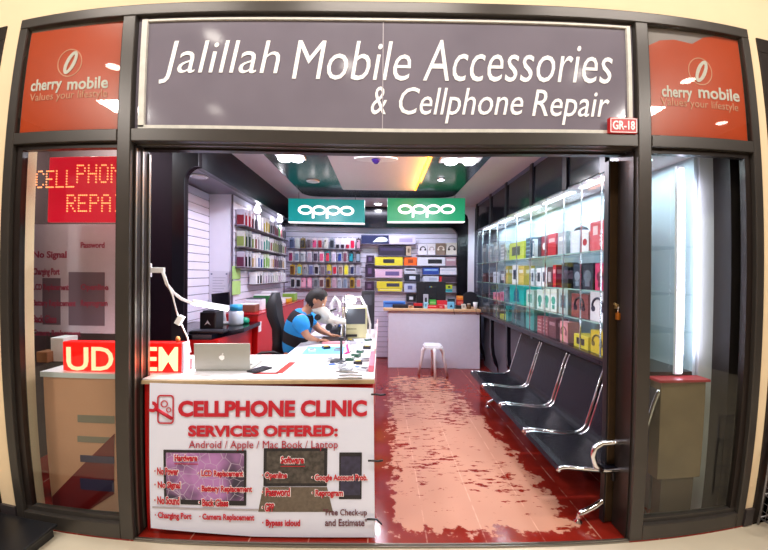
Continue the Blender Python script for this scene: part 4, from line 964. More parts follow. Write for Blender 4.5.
# ---- work lamp clamped to the door jamb
wl_ = thing('work_lamp', 'white LED bar lamp on a cable arm clamped to the left door jamb', 'lamp', (-1.5,.18,1.7))
q = P(146,270,.19)
MB().box(q.x-.005, q.x+.02, .175, .22, q.z-.045, q.z+.045, bev=.004).obj('wall_clamp', white_gl, wl_)
e = P(164,270,.19); MB().box(q.x+.021, e.x, .185, .21, q.z-.018, q.z+.018, bev=.006).obj('bracket_arm', white_gl, wl_)
pts = [P(x,y,Y) for x,y,Y in ((163,272,.19),(167,284,.20),(174,293,.22),(182,299,.26),(195,304,.30))]
MB().tube(pts, .010, n=8).obj('flexible_arm', white_gl, wl_)
pts = [P(x,y,Y) for x,y,Y in ((164,272,.19),(168,284,.19),(173,296,.20),(177,312,.26),(182,325,.34),(187,336,.26),(188,338,.42),(191,352,.46))]
MB().tube(pts, .005, n=6).obj('cable', white_gl, wl_)
q = P(180,320,.235); MB().obox(q, .035, .03, .06, Matrix.Rotation(.5,3,'Y')).obj('cable_switch', white_gl, wl_)
a, b_ = P(193,303,.30), P(229,309,.42)
dv = (b_-a); xx = dv.normalized(); yy = Vector((0,1,0)); yy = (yy-xx*yy.dot(xx)).normalized(); zz = xx.cross(yy); Rm = Matrix((xx,yy,zz)).transposed()
MB().obox((a+b_)/2+Vector((0,0,.012)), dv.length, .035, .022, Rm).obj('lamp_bar', white_gl, wl_)
MB().obox((a+b_)/2-Vector((0,0,.004)), dv.length*.95, .045, .010, Rm).obj('glowing_strip', mat('bar lamp glow', '#ffffff', .5, emit=10, ecol='#fffdf4'), wl_)
area('bar_lamp', tuple((a+b_)/2-Vector((0,0,.02))), .28, .04, 7, '#fffaf0')

# ================================================================== BACK WALL GOODS
YF = 4.50
rows = [
 [(289,'#8f9cc4','#5a6690','lilac blue'),(294.5,'#eef2f4','#dfe9ea','white'),(300,'#8a7440','#2a2622','gold edged black'),(306,'#cfc8d4','#5a4a58','grey plum'),(311.5,'#f0e4ee','#e8508a','hot pink'),(317,'#e8e0e8','#b02a3c','deep red'),(323,'#f2f0ee','#e2dfd8','ivory'),(329,'#a8b0c0','#39424e','dark slate'),(334.5,'#f4f2f8','#2c2834','white with dark base'),(339.5,'#f0eef6','#3a2a3c','white with plum base'),(344.5,'#f4eef4','#c03050','white with red base'),(349.5,'#f2e6ee','#d81e50','crimson'),(355.5,'#2a242c','#c8a0b8','black framed pink')],
 [(288,'#f2f0f6','#8e3a62','plum'),(294,'#dfe6ee','#7d90a8','grey blue'),(300,'#e2e4ea','#a8b0b8','clear grey'),(306.5,'#e6e0ec','#b8a8bc','pale lilac'),(312.5,'#bcb4c4','#4a4256','dark violet'),(318.5,'#f2e4ec','#d85a84','rose'),(324.5,'#2aa0a8','#d8405a','teal topped coral'),(330.5,'#eeeaf4','#c9c0dc','pale violet'),(336.5,'#c8ccdc','#2b4a9c','royal blue'),(342,'#e4dce4','#7a4a60','mottled maroon'),(348,'#1c2a34','#1f9aac','black framed teal'),(355,'#1a1a22','#8f9cb0','black framed grey')],
 [(289.5,'#c9a83a','#6a4424','gold framed brown'),(296.5,'#dcc43e','#6cc4cc','yellow framed aqua'),(302.5,'#c6c8d0','#8a8e98','mid grey'),(308,'#b4b8d4','#6a70a0','slate blue'),(313.5,'#e0dee6','#2a2834','white and black'),(319.5,'#a89ea8','#7a6c78','taupe'),(326,'#d8c850','#7a78ac','yellow based violet'),(331.5,'#d6d0dc','#c42c40','bright red'),(337.5,'#e2dcd8','#9a7a70','tan'),(343,'#e8e6a8','#e8e03a','yellow'),(349,'#dadce6','#26305c','navy'),(355,'#c8c8d6','#9c9cb4','silver grey')],
 [(290,'#f0eef2','#33323a','white spotted black'),(295.5,'#d0d0dc','#22202a','small black'),(300.5,'#e8a0bc','#f0b4cc','light pink'),(306.5,'#e29ab8','#eeb0c8','soft pink'),(313,'#b4b4bc','#62666e','steel grey'),(318.5,'#e4dede','#6a4a50','patterned'),(325,'#c8a850','#4a3424','gold flecked brown'),(331,'#dcc6d4','#b896ac','dusty pink'),(336.5,'#d8dce6','#98a4b8','pale steel'),(342,'#c4ccd8','#7a88a0','blue grey'),(349,'#d4b23c','#5a4018','gold framed dark'),(355.5,'#d8ccd4','#c07888','mottled rose')]]
tops = [238, 251.3, 264.6, 277.8]; bots = [248.2, 261.6, 274.6, 287.8]
ordn = ['first','second','third','fourth','fifth','sixth','seventh','eighth','ninth','tenth','eleventh','twelfth','thirteenth']; rn = ['top','second','third','bottom']
def ledge(name, lab, x0, x1, py, Y0, cl='#6a6070'):
    a, b_ = P(x0, py, Y0), P(x1, py, Y0); z = P((x0+x1)/2, py, Y0).z
    return tag(MB().box(a.x, b_.x, Y0, YB-.0155, z-.014, z).obj(name, mat('ledge '+cl, cl, .4)), lab, 'shelf', 'narrow ledges on the back wall'), z
for r, row in enumerate(rows):
    _, z = ledge('wall_ledge', 'narrow grey ledge under the %s row of phone cases on the back wall' % rn[r], 286.5, 361.5, bots[r]+.3, YF-.03)
    for k, (px, c1_, c2_, nm) in enumerate(row):
        q = P(px+2.6, tops[r], YF); w = .088; h = q.z-z-.002
        t = thing('phone_case_pack', '%s phone case pack, %s from the left in the %s row' % (nm, ordn[k], rn[r]), 'phone case', (q.x, YF, z+.001), group='phone case packs on the back wall')
        MB().box(q.x-w/2, q.x+w/2, YF+.012, YF+.03, z+.001, z+.001+h, bev=.002).box(q.x-.012, q.x+.012, YF+.018, YF+.022, z+h+.0, z+h+.02).obj('backing_card', M(c1_), t)
        a0, a1 = (.12, .80) if k%3 else (.08, .86)
        if 'base' in nm: a0, a1 = .08, .42
        mb = MB().prism(rrect(q.x-w*.36, q.x+w*.36, z+.001+h*a0, z+.001+h*a1, .010, 3), YF, YF+.0118); mb.obj('phone_case', M(c2_, .25), t)
        if k%2 == 0: MB().prism(rrect(q.x-w*.28, q.x-w*.05, z+.001+h*(a1-.2), z+.001+h*(a1-.05), .005, 3), YF-.0012, YF-.0001).obj('camera_cutout', M('#2a2730', .2), t)

def zx(v): return 360+v/6.108
def zy(v): return 220+v/6.108
BK = 'boxed goods on the back wall'
shelf_at = {}
def shelf(lab, x0, x1, y, d=.10):
    a, b_ = P(zx(x0), zy(y), YF-.04), P(zx(x1), zy(y), YF-.04); z = P(zx((x0+x1)/2), zy(y), YF-.04).z
    tag(MB().box(a.x, b_.x, YF-.04, YB-.0155, z-.010, z).obj('wall_shelf', mat('ledge #8a8498', '#8a8498', .4)), lab, 'shelf', 'short shelves on the back wall'); return z
def wbox(lab, x0, x1, y0, z, cl, mark=None, mc='#ffffff', cat='box', d=.09, bot=None, Y=YF-.03):
    return pbox('carton', cat, lab, zx(x0), zx(x1), zy(y0), Y, cl, z0=z+.0006, d=d, mark=mark, mc=mc, group=BK)
z = shelf('short shelf under the navy and the lilac carton at the top of the back wall', 0, 346, 143)
wbox('navy carton with a white swoosh at the top of the back wall', 6, 175, 88, z, '#1c2450', 'swoosh', '#d4e4f4')
wbox('lilac white keyboard carton right of the navy one', 180, 342, 97, z, '#cfc8e6', 'kb', '#a89cc8')
z = shelf('short shelf under the four headphone cartons at the upper right of the back wall', 350, 597, 212)
for lab, x0, x1, y0, cl, mc in (('white carton with black headphones, leftmost of the headphone cartons',360,414,142,'#e6e2ee','#22202a'),('white carton with pale headphones, second of the headphone cartons',418,464,142,'#e9e4ea','#b8a8a8'),('brown carton with dark headphones on the back wall',468,526,140,'#8a7464','#e8dcd0'),('white carton with brown headphone print beside the black arch',531,594,138,'#dcd4cc','#3a2c2c')):
    t = wbox(lab, x0, x1, y0, z, cl); a, b_ = P(zx(x0),zy(y0),YF-.03), P(zx(x1),zy(y0),YF-.03); cx_ = (a.x+b_.x)/2; r = (b_.x-a.x)*.3; cz2 = z+(a.z-z)*.5
    MB().tube([(cx_+r*math.cos(PI*k/8),YF-.033,cz2+r*math.sin(PI*k/8)) for k in range(9)], r*.16, n=6).lathe([(r*.38,-.005),(r*.38,.003)], (cx_-r*.9,YF-.033,cz2-r*.15), n=12, axis='y').lathe([(r*.38,-.005),(r*.38,.003)], (cx_+r*.9,YF-.033,cz2-r*.15), n=12, axis='y').obj('headphone_print', M(mc), t)
z = shelf('short shelf under the dark purple keyboard carton', 108, 320, 216)
wbox('dark purple black keyboard carton in the upper row', 112, 280, 157, z, '#221a34', 'line', '#3c3258')
wbox('small tan box right of the dark purple keyboard carton', 284, 315, 157, z, '#b8a48e', 'pic', '#6a5444')
z = shelf('short shelf under the yellow carton with a black speaker picture', 86, 268, 277)
wbox('yellow carton with a black speaker picture', 90, 264, 223, z, '#d8cc30', 'pic', '#22242c')
z = shelf('long shelf under the orange carton and the white keyboard carton', 270, 597, 278)
wbox('orange carton on the back wall', 273, 351, 226, z, '#ee6416', 'pic', '#9a3a10')
wbox('white carton with a black keyboard picture right of the orange one', 354, 524, 226, z, '#dadce8', 'kb', '#1c1c24')
wbox('grey red carton at the end of the shelf with the orange one', 527, 590, 226, z, '#a88490', 'line', '#d8c8d0')
z = shelf('short shelf under the small dark purple box at the left', 30, 90, 263)
wbox('small dark purple box, upper of three in the left column', 37, 84, 213, z, '#2c1c3c', 'pic', '#5a4878')
z = shelf('long shelf under the pink white keyboard carton', 24, 266, 352)
wbox('dark purple speaker box, middle of three in the left column', 30, 86, 272, z, '#2a1836', 'pic', '#5c4674')
wbox('pink and white keyboard carton on the back wall', 90, 262, 300, z, '#d8b4cc', 'kb', '#6a5a90')
z = shelf('short shelf under the dim purple box low in the left column', 24, 88, 438)
wbox('dim purple box, lowest of three in the left column', 27, 85, 376, z, '#331a38', 'pic', '#6a5070')
z = shelf('short shelf under the lower yellow keyboard carton', 96, 266, 438)
wbox('flat bright yellow carton beneath the yellow keyboard carton', 108, 257, 421, z, '#e6d830', 'line', '#f4ecb0')
wbox('yellow carton with a dark keyboard picture', 101, 262, 376, P(zx(180),zy(420),YF-.04).z, '#dccb34', 'kb', '#3a3a4c')
z = shelf('short shelf under the dark cartons with white windows', 270, 376, 378)
wbox('black carton with a white window, upper one', 276, 371, 331, z, '#1c2030', 'pic', '#d0d8ec')
wbox('pale carton with a dark top stripe on the upper black one', 274, 346, 292, P(zx(310),zy(330),YF-.03).z+.001, '#c4c8d8', 'line', '#2a3044')
z = shelf('long shelf under the blue carton and its white neighbour', 384, 597, 333)
wbox('blue carton with a light stripe on the back wall', 388, 486, 291, z, '#24449c', 'line', '#88b0e0')
wbox('plain white carton right of the blue one', 492, 593, 291, z, '#dcdcea', 'line', '#c0c4d8')
z = shelf('long shelf just above the monitor', 384, 597, 381)
wbox('white grey flat carton behind the monitor', 388, 484, 342, z, '#ccd0e2', 'kb', '#b0b4cc')
wbox('dark carton with a red end at the right of the back wall', 488, 592, 344, z, '#3c2636', 'end', '#cc2430')
z = shelf('short shelf left of the monitor with a white and black carton', 268, 380, 442)
wbox('pale carton with a lilac window left of the monitor', 273, 344, 389, z, '#b8c0dc', 'pic', '#5a6290')
z = shelf('lowest short shelf left of the monitor', 280, 380, 502)
wbox('black carton with a white label at the left of the monitor', 286, 345, 459, z, '#181a24', 'pic', '#dce0ec')
z = shelf('short shelf right of the monitor', 522, 596, 442)
wbox('aqua box under the yellow green one right of the monitor', 527, 566, 424, z, '#58c8d0', 'line', '#2a7a8a')
wbox('yellow green box stacked on the aqua one right of the monitor', 528, 566, 397, P(zx(546),zy(423),YF-.03).z+.001, '#c8d838', 'pic', '#3a4a20')
MB_ = MB().box(1.475, 1.498, YB-.03, YB-.0155, 0.001, 1.95)
tag(MB_.obj('side_banner', mat('dull red strip', '#8c2436', .4)), 'dull red upright strip at the right end of the back wall', 'panel')

# ================================================================== LEFT WALL GOODS
rng = random.Random(3)
pal = [[('#b4b0c2','#7a1c2c','dark red'),('#d8d0dc','#3a2438','plum'),('#cfcbd8','#a82a3c','red'),('#f4f2f8','#d8dce8','white'),('#a8a6b4','#202430','black'),('#eef0f4','#c8b82a','yellow')],
       [('#b8b8b4','#7a8a44','olive'),('#f2f0f6','#8a9a5a','moss green'),('#a4a8a8','#2c3a34','dark green'),('#f4f4f8','#b8bcc8','pale grey'),('#f0eef4','#8a3a4c','wine'),('#eef4f2','#4aa89c','sea green')],
       [('#aca4b4','#5a1a3c','burgundy'),('#f0ecf2','#c8a878','sand'),('#c4c4d0','#22242c','black'),('#eef0f6','#3a5a9c','blue'),('#f4f4f8','#dadce4','white'),('#dcecd0','#7ab84a','light green')],
       [('#f4f4f8','#e0e2ea','white'),('#eceaf2','#cfc8d8','lilac'),('#f0f0f4','#2a2c34','black'),('#e6e6ee','#a8acb8','grey'),('#f2eef4','#b8a8bc','mauve'),('#f4f4f6','#c8d0c8','pale green')]]
zr = [2.265, 1.99, 1.725, 1.49]; hh = [.235,.23,.225,.19]; nm_r = ['top','second','third','lowest']
for r in range(4):
    z = zr[r]; Yst = 2.372 if r < 3 else 2.80
    tag(MB().box(-1.8835, -1.755, Yst-.008, 4.34, z-.014, z).obj('wall_ledge', mat('ledge #4a3e4c', '#4a3e4c', .4)), 'dark ledge under the %s row of packs on the left wall' % nm_r[r], 'shelf', 'ledges on the left wall')
    n_ = 17 if r < 3 else 13
    for k in range(n_):
        y = Yst+.02+k*((4.30-Yst)/n_); c1_, c2_, cn = pal[r][(k//2+ (k*5)%3) % 6]; h = hh[r]*(.9+.1*((k*7)%3)/2); w = .02 if k < 8 else .055
        if r == 0 and k == 13: c1_, c2_, cn = '#dff0e4', '#18d040', 'vivid green'
        t = thing('accessory_pack', '%s accessory pack, %s from the doorway in the %s row, left wall' % (cn, ordn[k] if k < 13 else ('fourteenth','fifteenth','sixteenth','seventeenth')[k-13], nm_r[r]), 'accessory pack', (-1.86, y, z+.0005), group='hanging accessory packs on the left wall')
        MB().box(-1.875, -1.775, y, y+w, z+.0005, z+h, bev=.002).obj('pack_card', M(c1_), t)
        if k < 8: MB().box(-1.873, -1.778, y+w+.001, y+w+.03, z+.004, z+h*.82, bev=.003).box(-1.87,-1.782,y-.002,y-.0002,z+h*.06,z+h*.66).obj('pack_goods', M(c2_), t)
        else: MB().box(-1.7745, -1.768, y+.006, y+w-.006, z+h*.12, z+h*.7, bev=.002).box(-1.87,-1.782,y-.002,y-.0002,z+h*.15,z+h*.75).obj('pack_goods', M(c2_), t)
# green sheets and notices
for i, (y0, y1) in enumerate(((266,279),(281,294))):
    a, b_ = PX(233, y0, -1.88), PX(241, y1, -1.88)
    tag(MB().box(-1.8845, -1.880, a.y, b_.y, b_.z, a.z).obj('green_sheet', mat('lime sheet', '#a8cf7c', .4, noise=.08, nscale=12)), ('upper','lower')[i]+' light green sheet pinned to the left slat wall', 'poster')
a, b_ = P(210,271,2.355), P(230,302,2.355)
nt_ = thing('paper_notice', 'large white paper notice with faint print on the white column', 'notice', ((a.x+b_.x)/2,2.355,b_.z))
MB().box(a.x, b_.x, 2.354, 2.359, b_.z, a.z).obj('paper', mat('notice paper', '#dcd9e6', .6), nt_)
mb = MB()
for k in range(7): mb.box(a.x+.04, b_.x-.05-.02*(k%3), 2.3528, 2.3538, a.z-.09-k*.035, a.z-.082-k*.035)
mb.obj('faint_print', mat('faint grey ink', '#b0adc0', .6), nt_)
for px, py in ((212,274),(227,274)): q = P(px,py,2.35); MB().lathe([(.012,-.003),(.012,-.0005)], (q.x,2.354,q.z), n=10, axis='y').obj('print_mark', M('#7a7a94'), nt_)

# ================================================================== SIDE DESK AND RED COUNTER (left wall)
sd = thing('side_desk', 'black topped desk with red front along the left wall', 'desk', (-1.65,1.12,0))
MB().box(-2.195, -1.50, 1.12, 1.94, 0, 1.035).obj('desk_front', red_lam, sd)
MB().prism([(-2.197,1.10),(-1.55,1.10),(-1.42,1.5),(-1.42,1.97),(-1.88,1.97),(-1.88,1.97),(-2.197,1.97)], 1.036, 1.08, axis='z').obj('desk_top', black_gloss, sd)
q = PX(252,330,-1.50)
rc = thing('red_counter', 'long glossy red counter along the left wall under the packs', 'counter', (-1.65,2.0,0))
MB().box(-1.88, -1.45, 1.98, 4.30, 0, 1.15, bev=.004).obj('counter_body', red_lam, rc)
MB().box(-1.88, -1.44, 1.975, 4.32, 1.151, 1.17).obj('counter_top', mat('red counter top', '#b81420', .25), rc)
q = PX(252,330,-1.449); MB().box(-1.4495, -1.440, max(q.y-.04,1.99), max(q.y+.04,2.07), q.z-.06, q.z+.06, bev=.003).obj('power_outlet', white_gl, rc)
# things on the desk
dz = 1.0805
a, b_ = P(212,293,1.75), P(229,306,1.75); cxm = (a.x+b_.x)/2
t = thing('desk_monitor', 'small dark till screen on a white stand on the side desk', 'monitor', (cxm,1.8,dz))
MB().obox((cxm,1.77,(a.z+b_.z)/2), b_.x-a.x, .03, a.z-b_.z, Matrix.Rotation(-.12,3,'Y') @ Matrix.Rotation(-.1,3,'X')).obj('screen', mat('dark screen', '#1e1a24', .2), t)
MB().tube([(cxm,1.80,dz+.02),(cxm,1.81,dz+.10),(cxm,1.80,(a.z+b_.z)/2)], .03, n=10, rs=[.05,.035,.03]).lathe([(.10,0),(.10,.012),(.05,.02)], (cxm,1.80,dz)).obj('stand', white_gl, t)
a, b_ = P(195,297,1.45), P(202,340,1.45)
t = thing('black_printer', 'black receipt printer with white mark on the side desk', 'printer', (a.x,1.4,dz))
a, b_ = P(200,312,1.35), P(216,336,1.35)
MB().box(a.x, b_.x, 1.35, 1.52, dz, a.z, bev=.01).obj('printer_body', black_pl, t)
MB().box(a.x+.02, b_.x-.02, 1.37, 1.50, a.z+.0005, a.z+.012).obj('paper_slot', M('#3a3a44'), t)
mx0 = (a.x+b_.x)/2; MB().prism([(mx0-.03,dz+.05),(mx0,dz+.10),(mx0+.03,dz+.05),(mx0,dz+.07)], 1.3485, 1.3495).obj('white_mark', white_gl, t)
t = thing('desk_keyboard', 'black keyboard lying on the side desk', 'keyboard', (-1.65,1.25,dz))
MB().box(-1.80, -1.48, 1.17, 1.30, dz, dz+.018, bev=.004).obj('key_tray', black_pl, t); MB().box(-1.79,-1.49,1.18,1.29,dz+.0185,dz+.024).obj('keys', M('#2c2c34'), t)
q = P(236.5,325,1.72); jx = q.x
t = thing('water_jug', 'clear water jug with a bright blue cap on the side desk', 'jug', (jx,1.72,dz))
jt = P(236.5,304.5,1.72).z; w = .075
MB().lathe([(w*.9,0),(w,.02),(w,(jt-dz)*.62),(w*.8,(jt-dz)*.7)], (jx,1.72,dz), n=20).obj('jug_body', mat('milky clear plastic', '#c4d2de', .2), t)
MB().lathe([(w*.86,(jt-dz)*.705),(w*.86,(jt-dz)),(w*.5,(jt-dz)*1.02)], (jx,1.72,dz), n=20).obj('cap', mat('bright blue cap', '#38a8dc', .3), t)
q = P(244.5,325,1.82); tag(MB().lathe([(.04,0),(.05,.015),(.045,.05),(.02,.065)], (q.x,1.84,dz), n=16).obj('round_tin', mat('green tin', '#1e9a78', .35)), 'small green round tin beside the water jug', 'tin')
# things on the red counter
rz_ = 1.1705
for lab, Y, cl, h, w, nm, ct_ in (('brown carton at the near end of the red counter',2.10,'#7a4a3a',.09,.16,'carton','box'),('white carton beside the brown one on the red counter',2.34,'#e8e4ec',.14,.14,'carton','box'),('dark green rounded pack on the red counter',2.60,'#2a6a3a',.17,.12,'carton','box'),
    ('pale pack standing on the red counter before the back wall',2.90,'#dcd4e0',.2,.13,'carton','box'),('low white tray stack on the red counter',3.2,'#e4e2e8',.07,.22,'tray','tray'),('yellow tray of parts on the red counter',3.55,'#e0b81c',.06,.24,'tray','tray'),('green lidded tray at the far end of the red counter',3.95,'#8cc050',.12,.2,'tray','tray')):
    t = thing(nm, lab, ct_, (-1.6,Y,rz_), group='things on the red counter')
    MB().box(-1.74, -1.53, Y, Y+w, rz_, rz_+h, bev=.008).obj('body', M(cl), t)
    MB().box(-1.735, -1.535, Y+.01, Y+w-.01, rz_+h+.0003, rz_+h+.012, bev=.004).obj('lid', M('#f0eef2' if cl != '#e8e4ec' else '#4a4a58'), t)

# ================================================================== WORKBENCH
BZ = .955
wbn = thing('work_table', 'white work table with red base reaching back from the repair counter', 'table', (-.4,.86,0))
MB().box(-.45, -.07, .74, 2.55, 0, BZ-.03).obj('table_base', red_lam, wbn)
MB().box(-.80, -.04, .73, 2.58, BZ-.029, BZ).obj('table_top', mat('white counter top', '#e2e1e6'), wbn)
MB().box(-.055, -.040, .74, 2.56, BZ+.0005, BZ+.07).obj('side_ledge', mat('pale pink ledge', '#e8c4c8', .3), wbn)
zb = BZ+.0008
mt = [PZ(*u, BZ) for u in ((308,347.2),(345,347.2),(342,357.5),(299,357.5))]
tag(MB().prism([(v.x,v.y) for v in mt], zb, zb+.004, axis='z').obj('work_mat', mat('light blue mat', '#6cc0e8', .5, noise=.04)), 'light blue silicone work mat on the work table', 'mat')
tag(MB().obox((-.47,1.30,zb+.009), .22, .06, .016, None).obj('paper_pad', M('#e8a0a8')), 'pink and white paper pad behind the blue mat', 'pad')

# ---- stereo microscope
Ym = 1.45
ms = thing('microscope', 'white stereo microscope with black knobs in front of the technician', 'microscope', (-.47,Ym,BZ))
iv = mat('ivory enamel', '#e9e8dc', .25)
def pp(px, py, Y=Ym): return P(px, py, Y)
MB().box(-.62, -.36, Ym-.10, Ym+.12, zb, zb+.022, bev=.008).obj('base_plate', black_pl, ms)
MB().cyl((-.385,Ym+.06,zb+.022),(-.385,Ym+.06,1.42),.016,n=12).obj('column', chrome, ms)
MB().tube([pp(344,322,Ym+.06),pp(336,321),pp(326,320),pp(318,318)], .03, n=12, rs=[.034,.034,.04,.045]).obj('focus_arm', iv, ms)
MB().tube([pp(312,307),pp(318,309),pp(324,314),pp(329,319)], .05, n=16, rs=[.045,.062,.066,.05]).obj('optic_body', iv, ms)
MB().tube([pp(328,317),pp(330,322),pp(331,327)], .04, n=14, rs=[.052,.045,.036]).obj('objective', iv, ms)
for dy in (-.035, .035):
    MB().tube([pp(314,307,Ym+dy),pp(309,301.5,Ym+dy)], .02, n=12, rs=[.024,.02]).obj('eyepiece', iv, ms)
    MB().tube([pp(309,301.5,Ym+dy),pp(307.5,299.5,Ym+dy)], .024, n=12).obj('eyecup', black_pl, ms)
for px, py, r in ((319,316.5,.030),(330,326,.034)):
    q = pp(px, py); MB().cyl((q.x,Ym-.10,q.z),(q.x,Ym-.045,q.z),r,n=18).obj('focus_knob', black_pl, ms)
# ---- beige bench machine with a dark screen
Yb = 1.55
a, b_ = P(342,307.5,Yb), P(366,341,Yb); zt_ = a.z; fx0, fx1 = a.x, b_.x
bm_ = thing('bench_machine', 'beige bench machine with a dark grey screen on the work table', 'machine', ((fx0+fx1)/2,Yb,BZ))
MB().box(fx0, fx1, Yb, Yb+.26, zb, zt_, bev=.01).obj('housing', beige_pl, bm_)
m1, m2 = P(343,309,Yb), P(365,324.5,Yb)
MB().box(m1.x, m2.x, Yb-.004, Yb-.0005, m2.z, m1.z, bev=.002).obj('screen', mat('dark grey screen', '#4b4f56', .25), bm_)
mb = MB(); u = P(347,328.5,Yb); v = P(356.5,330,Yb)
for k in range(10): mb.box(u.x+(v.x-u.x)*k/10, u.x+(v.x-u.x)*(k+.6)/10, Yb-.002, Yb-.0003, v.z, u.z)
mb.obj('vent_slot', mat('vent brown', '#8a855a', .5), bm_)
u, v = P(346,334.5,Yb), P(357,337,Yb); MB().box(u.x,v.x,Yb-.02,Yb-.0005,v.z,u.z,bev=.003).obj('handle', black_pl, bm_)
# ---- ring lamp on a jointed arm
rl = thing('bench_lamp', 'very bright white bench lamp on a jointed arm at the right of the work table', 'lamp', (-.09,1.6,BZ))
MB().tube([P(369,345,1.6),P(370,325,1.6),P(366,308,1.6),P(360,297,1.6),P(352,298,1.6)], .013, n=8).obj('jointed_arm', white_gl, rl)
MB().lathe([(.045,0),(.045,.03),(.02,.04)], (P(368,345,1.6).x-.01,1.6,zb), n=16).obj('lamp_base', white_gl, rl)
q = P(349,300,1.60)
MB().lathe([(.03,.05),(.07,.03),(.085,.0),(.08,-.01)], q, n=20).obj('lamp_head', white_gl, rl)
MB().lathe([(.078,-.012),(.06,-.035),(.01,-.045)], q, n=20).obj('glowing_ring', mat('ring lamp glow', '#ffffff', .5, emit=22, ecol='#fffdf6'), rl)
l = bpy.data.lights.new('bench_lamp_light', 'POINT'); l.energy = 4; l.shadow_soft_size = .06; o = bpy.data.objects.new('bench_lamp_light', l); C.objects.link(o); o.location = (q.x, q.y-.05, q.z-.10)
# ---- things behind
a, b_ = P(361,291,2.15), P(370,291,2.15)
t = thing('tall_case', 'tall black case standing at the back right of the work table', 'case', (a.x,2.15,BZ)); a_ = MB().box(a.x, -.085, 2.15, 2.23, zb, a.z, bev=.008).obj('case_body', mat('black case', '#24242e', .4), t); MB().box(a.x+.03, -.12, 2.147, 2.149, BZ+.3, a.z-.05).obj('front_pocket', M('#3a3a48'), t)
a, b_ = P(326,298,2.0), P(340,298,2.0)
t = thing('solder_station', 'white hot air station with hanging handpiece behind the microscope', 'machine', (a.x,2.0,BZ))
MB().box(a.x, b_.x, 2.0, 2.2, zb, P(330,318,2.0).z, bev=.01).obj('station_body', white_gl, t)
MB().box(a.x+.02, a.x+.09, 1.996, 1.9995, P(330,330,2.0).z, P(330,323,2.0).z).obj('display', M('#22222a'), t)
MB().tube([P(330,318,2.05),P(331,305,2.05),P(335,298,2.05),P(339,303,2.05),P(339,312,2.0)], .022, n=8, rs=[.03,.024,.03,.026,.016]).obj('handpiece', white_gl, t)
MB().tube([P(326,300,2.02),P(323,306,2.0),P(328,312,1.98),P(336,309,1.98)], .012, n=8).obj('hose', black_pl, t)
t = thing('tool_holder', 'dark round holder full of screwdrivers left of the beige machine', 'tool holder', (-.42,1.75,BZ))
q = P(335,330,1.75); MB().lathe([(.06,0),(.07,.10),(.06,.10),(.05,.02)], (q.x,1.75,zb), n=18).obj('cup', M('#32343e'), t)
for k, cl in enumerate(('#2c6cd0','#22242c','#c8ccd4','#d03838','#22242c','#e8e8ec')):
    an = k*1.05; base = Vector((q.x+.03*math.cos(an),1.75+.03*math.sin(an),zb+.03)); MB().cyl(base, base+Vector((.04*math.cos(an),.04*math.sin(an),.17+.02*(k%3))), .009, n=8).obj('screwdriver', M(cl), t)
# small tools on the near end of the table and counter
TG = 'small repair tools on the work table'
q = P(345,352,1.0)
t = thing('pliers', 'open magenta handled pliers lying near the end of the work table', 'pliers', (q.x,1.0,BZ)); zz = zb+.014
j = PZ(349,352.5,BZ+.02)
A_, B_ = PZ(345,356,BZ), PZ(347,347,BZ); C_ = PZ(357,349,BZ)
for p0, nm in ((A_, 1), (B_, 2)): MB().tube([Vector((p0.x,p0.y,zz)), Vector(((p0.x*.6+j.x*.4),p0.y*.5+j.y*.5,zz+.006)), Vector((j.x,j.y,zz+.004))], .009, n=8, rs=[.011,.010,.007]).obj('handle', M('#e0187c'), t)
MB().tube([Vector((j.x,j.y,zz+.004)), Vector((C_.x,C_.y,zz+.01))], .008, n=8, rs=[.012,.004]).obj('jaw', chrome, t)
for i, (x0,y0,x1,y1,lab) in enumerate(((336,372,358,373.5,'steel tweezers, farthest of three lying at the counter corner'),(339,376,362,376.5,'steel tweezers, middle of three lying at the counter corner'),(338,381,362,380.5,'steel tweezers, nearest of three lying at the counter corner'))):
    p0, p1 = PZ(x0,min(y0,379.2),CZ), PZ(x1,min(y1,379),CZ); z = CZ+.006
    for s_ in (0,):
        t = thing('tweezers', lab, 'tweezers', (p0.x,p0.y,z), group='tweezers at the counter corner')
        n_ = Vector((0,.008,0))
        for sg_ in (-1,1): MB().tube([Vector((p0.x,p0.y,z))+n_*.1*sg_, Vector(((p0.x+p1.x)/2,(p0.y+p1.y)/2,z+.004))+n_*sg_, Vector((p1.x,p1.y,z))+n_*.2*sg_], .004, n=6).obj('arm', mat('dull steel','#8d8880',.3,.8), t)
rg = random.Random(11)
t = thing('phone_jig', 'dark steel phone clamp jig standing on the repair counter', 'clamp', (P(340,360,.8).x,.72,CZ)); q = PZ(338,362,CZ)
MB().box(q.x-.055, q.x+.055, q.y-.04, q.y+.05, CZ+.0006, CZ+.018, bev=.003).obj('jig_base', mat('dark steel', '#4a4c54', .3, .6), t)
MB().cyl((q.x+.02,q.y+.02,CZ+.018),(q.x+.02,q.y+.02,P(341,338,q.y).z),.010,n=10).box(q.x+.0, q.x+.04, q.y+.0, q.y+.04, P(341,341,q.y).z, P(341,338,q.y).z, bev=.003).obj('jig_post', mat('dark steel', '#4a4c54', .3, .6), t)
t = thing('bottle', 'slim pink bottle strip at the right corner of the repair counter', 'bottle', (CX1-.03,.4,CZ)); q = PZ(371,377,CZ)
MB().box(CX1-.045, CX1-.008, .22, .62, CZ+.0006, CZ+.045, bev=.006).obj('bottle_body', M('#ee7a90',.25), t); MB().box(CX1-.043, CX1-.010, .63, .66, CZ+.0006, CZ+.04, bev=.004).obj('bottle_cap', M('#c81c3c'), t)
kinds = [('phone_board','bare phone board','#2e5a4a','#c9ccd0'),('battery','phone battery','#26262e','#e0c050'),('parts_dish','small steel parts dish','#9ca0a8','#6a6e78'),('phone_shell','opened silver phone shell','#c4c8d0','#54565e'),('adhesive_tube','small tube of glue','#e8e8ee','#2c62c8'),('screw_tray','pale screw tray','#d8dce4','#7a8088')]
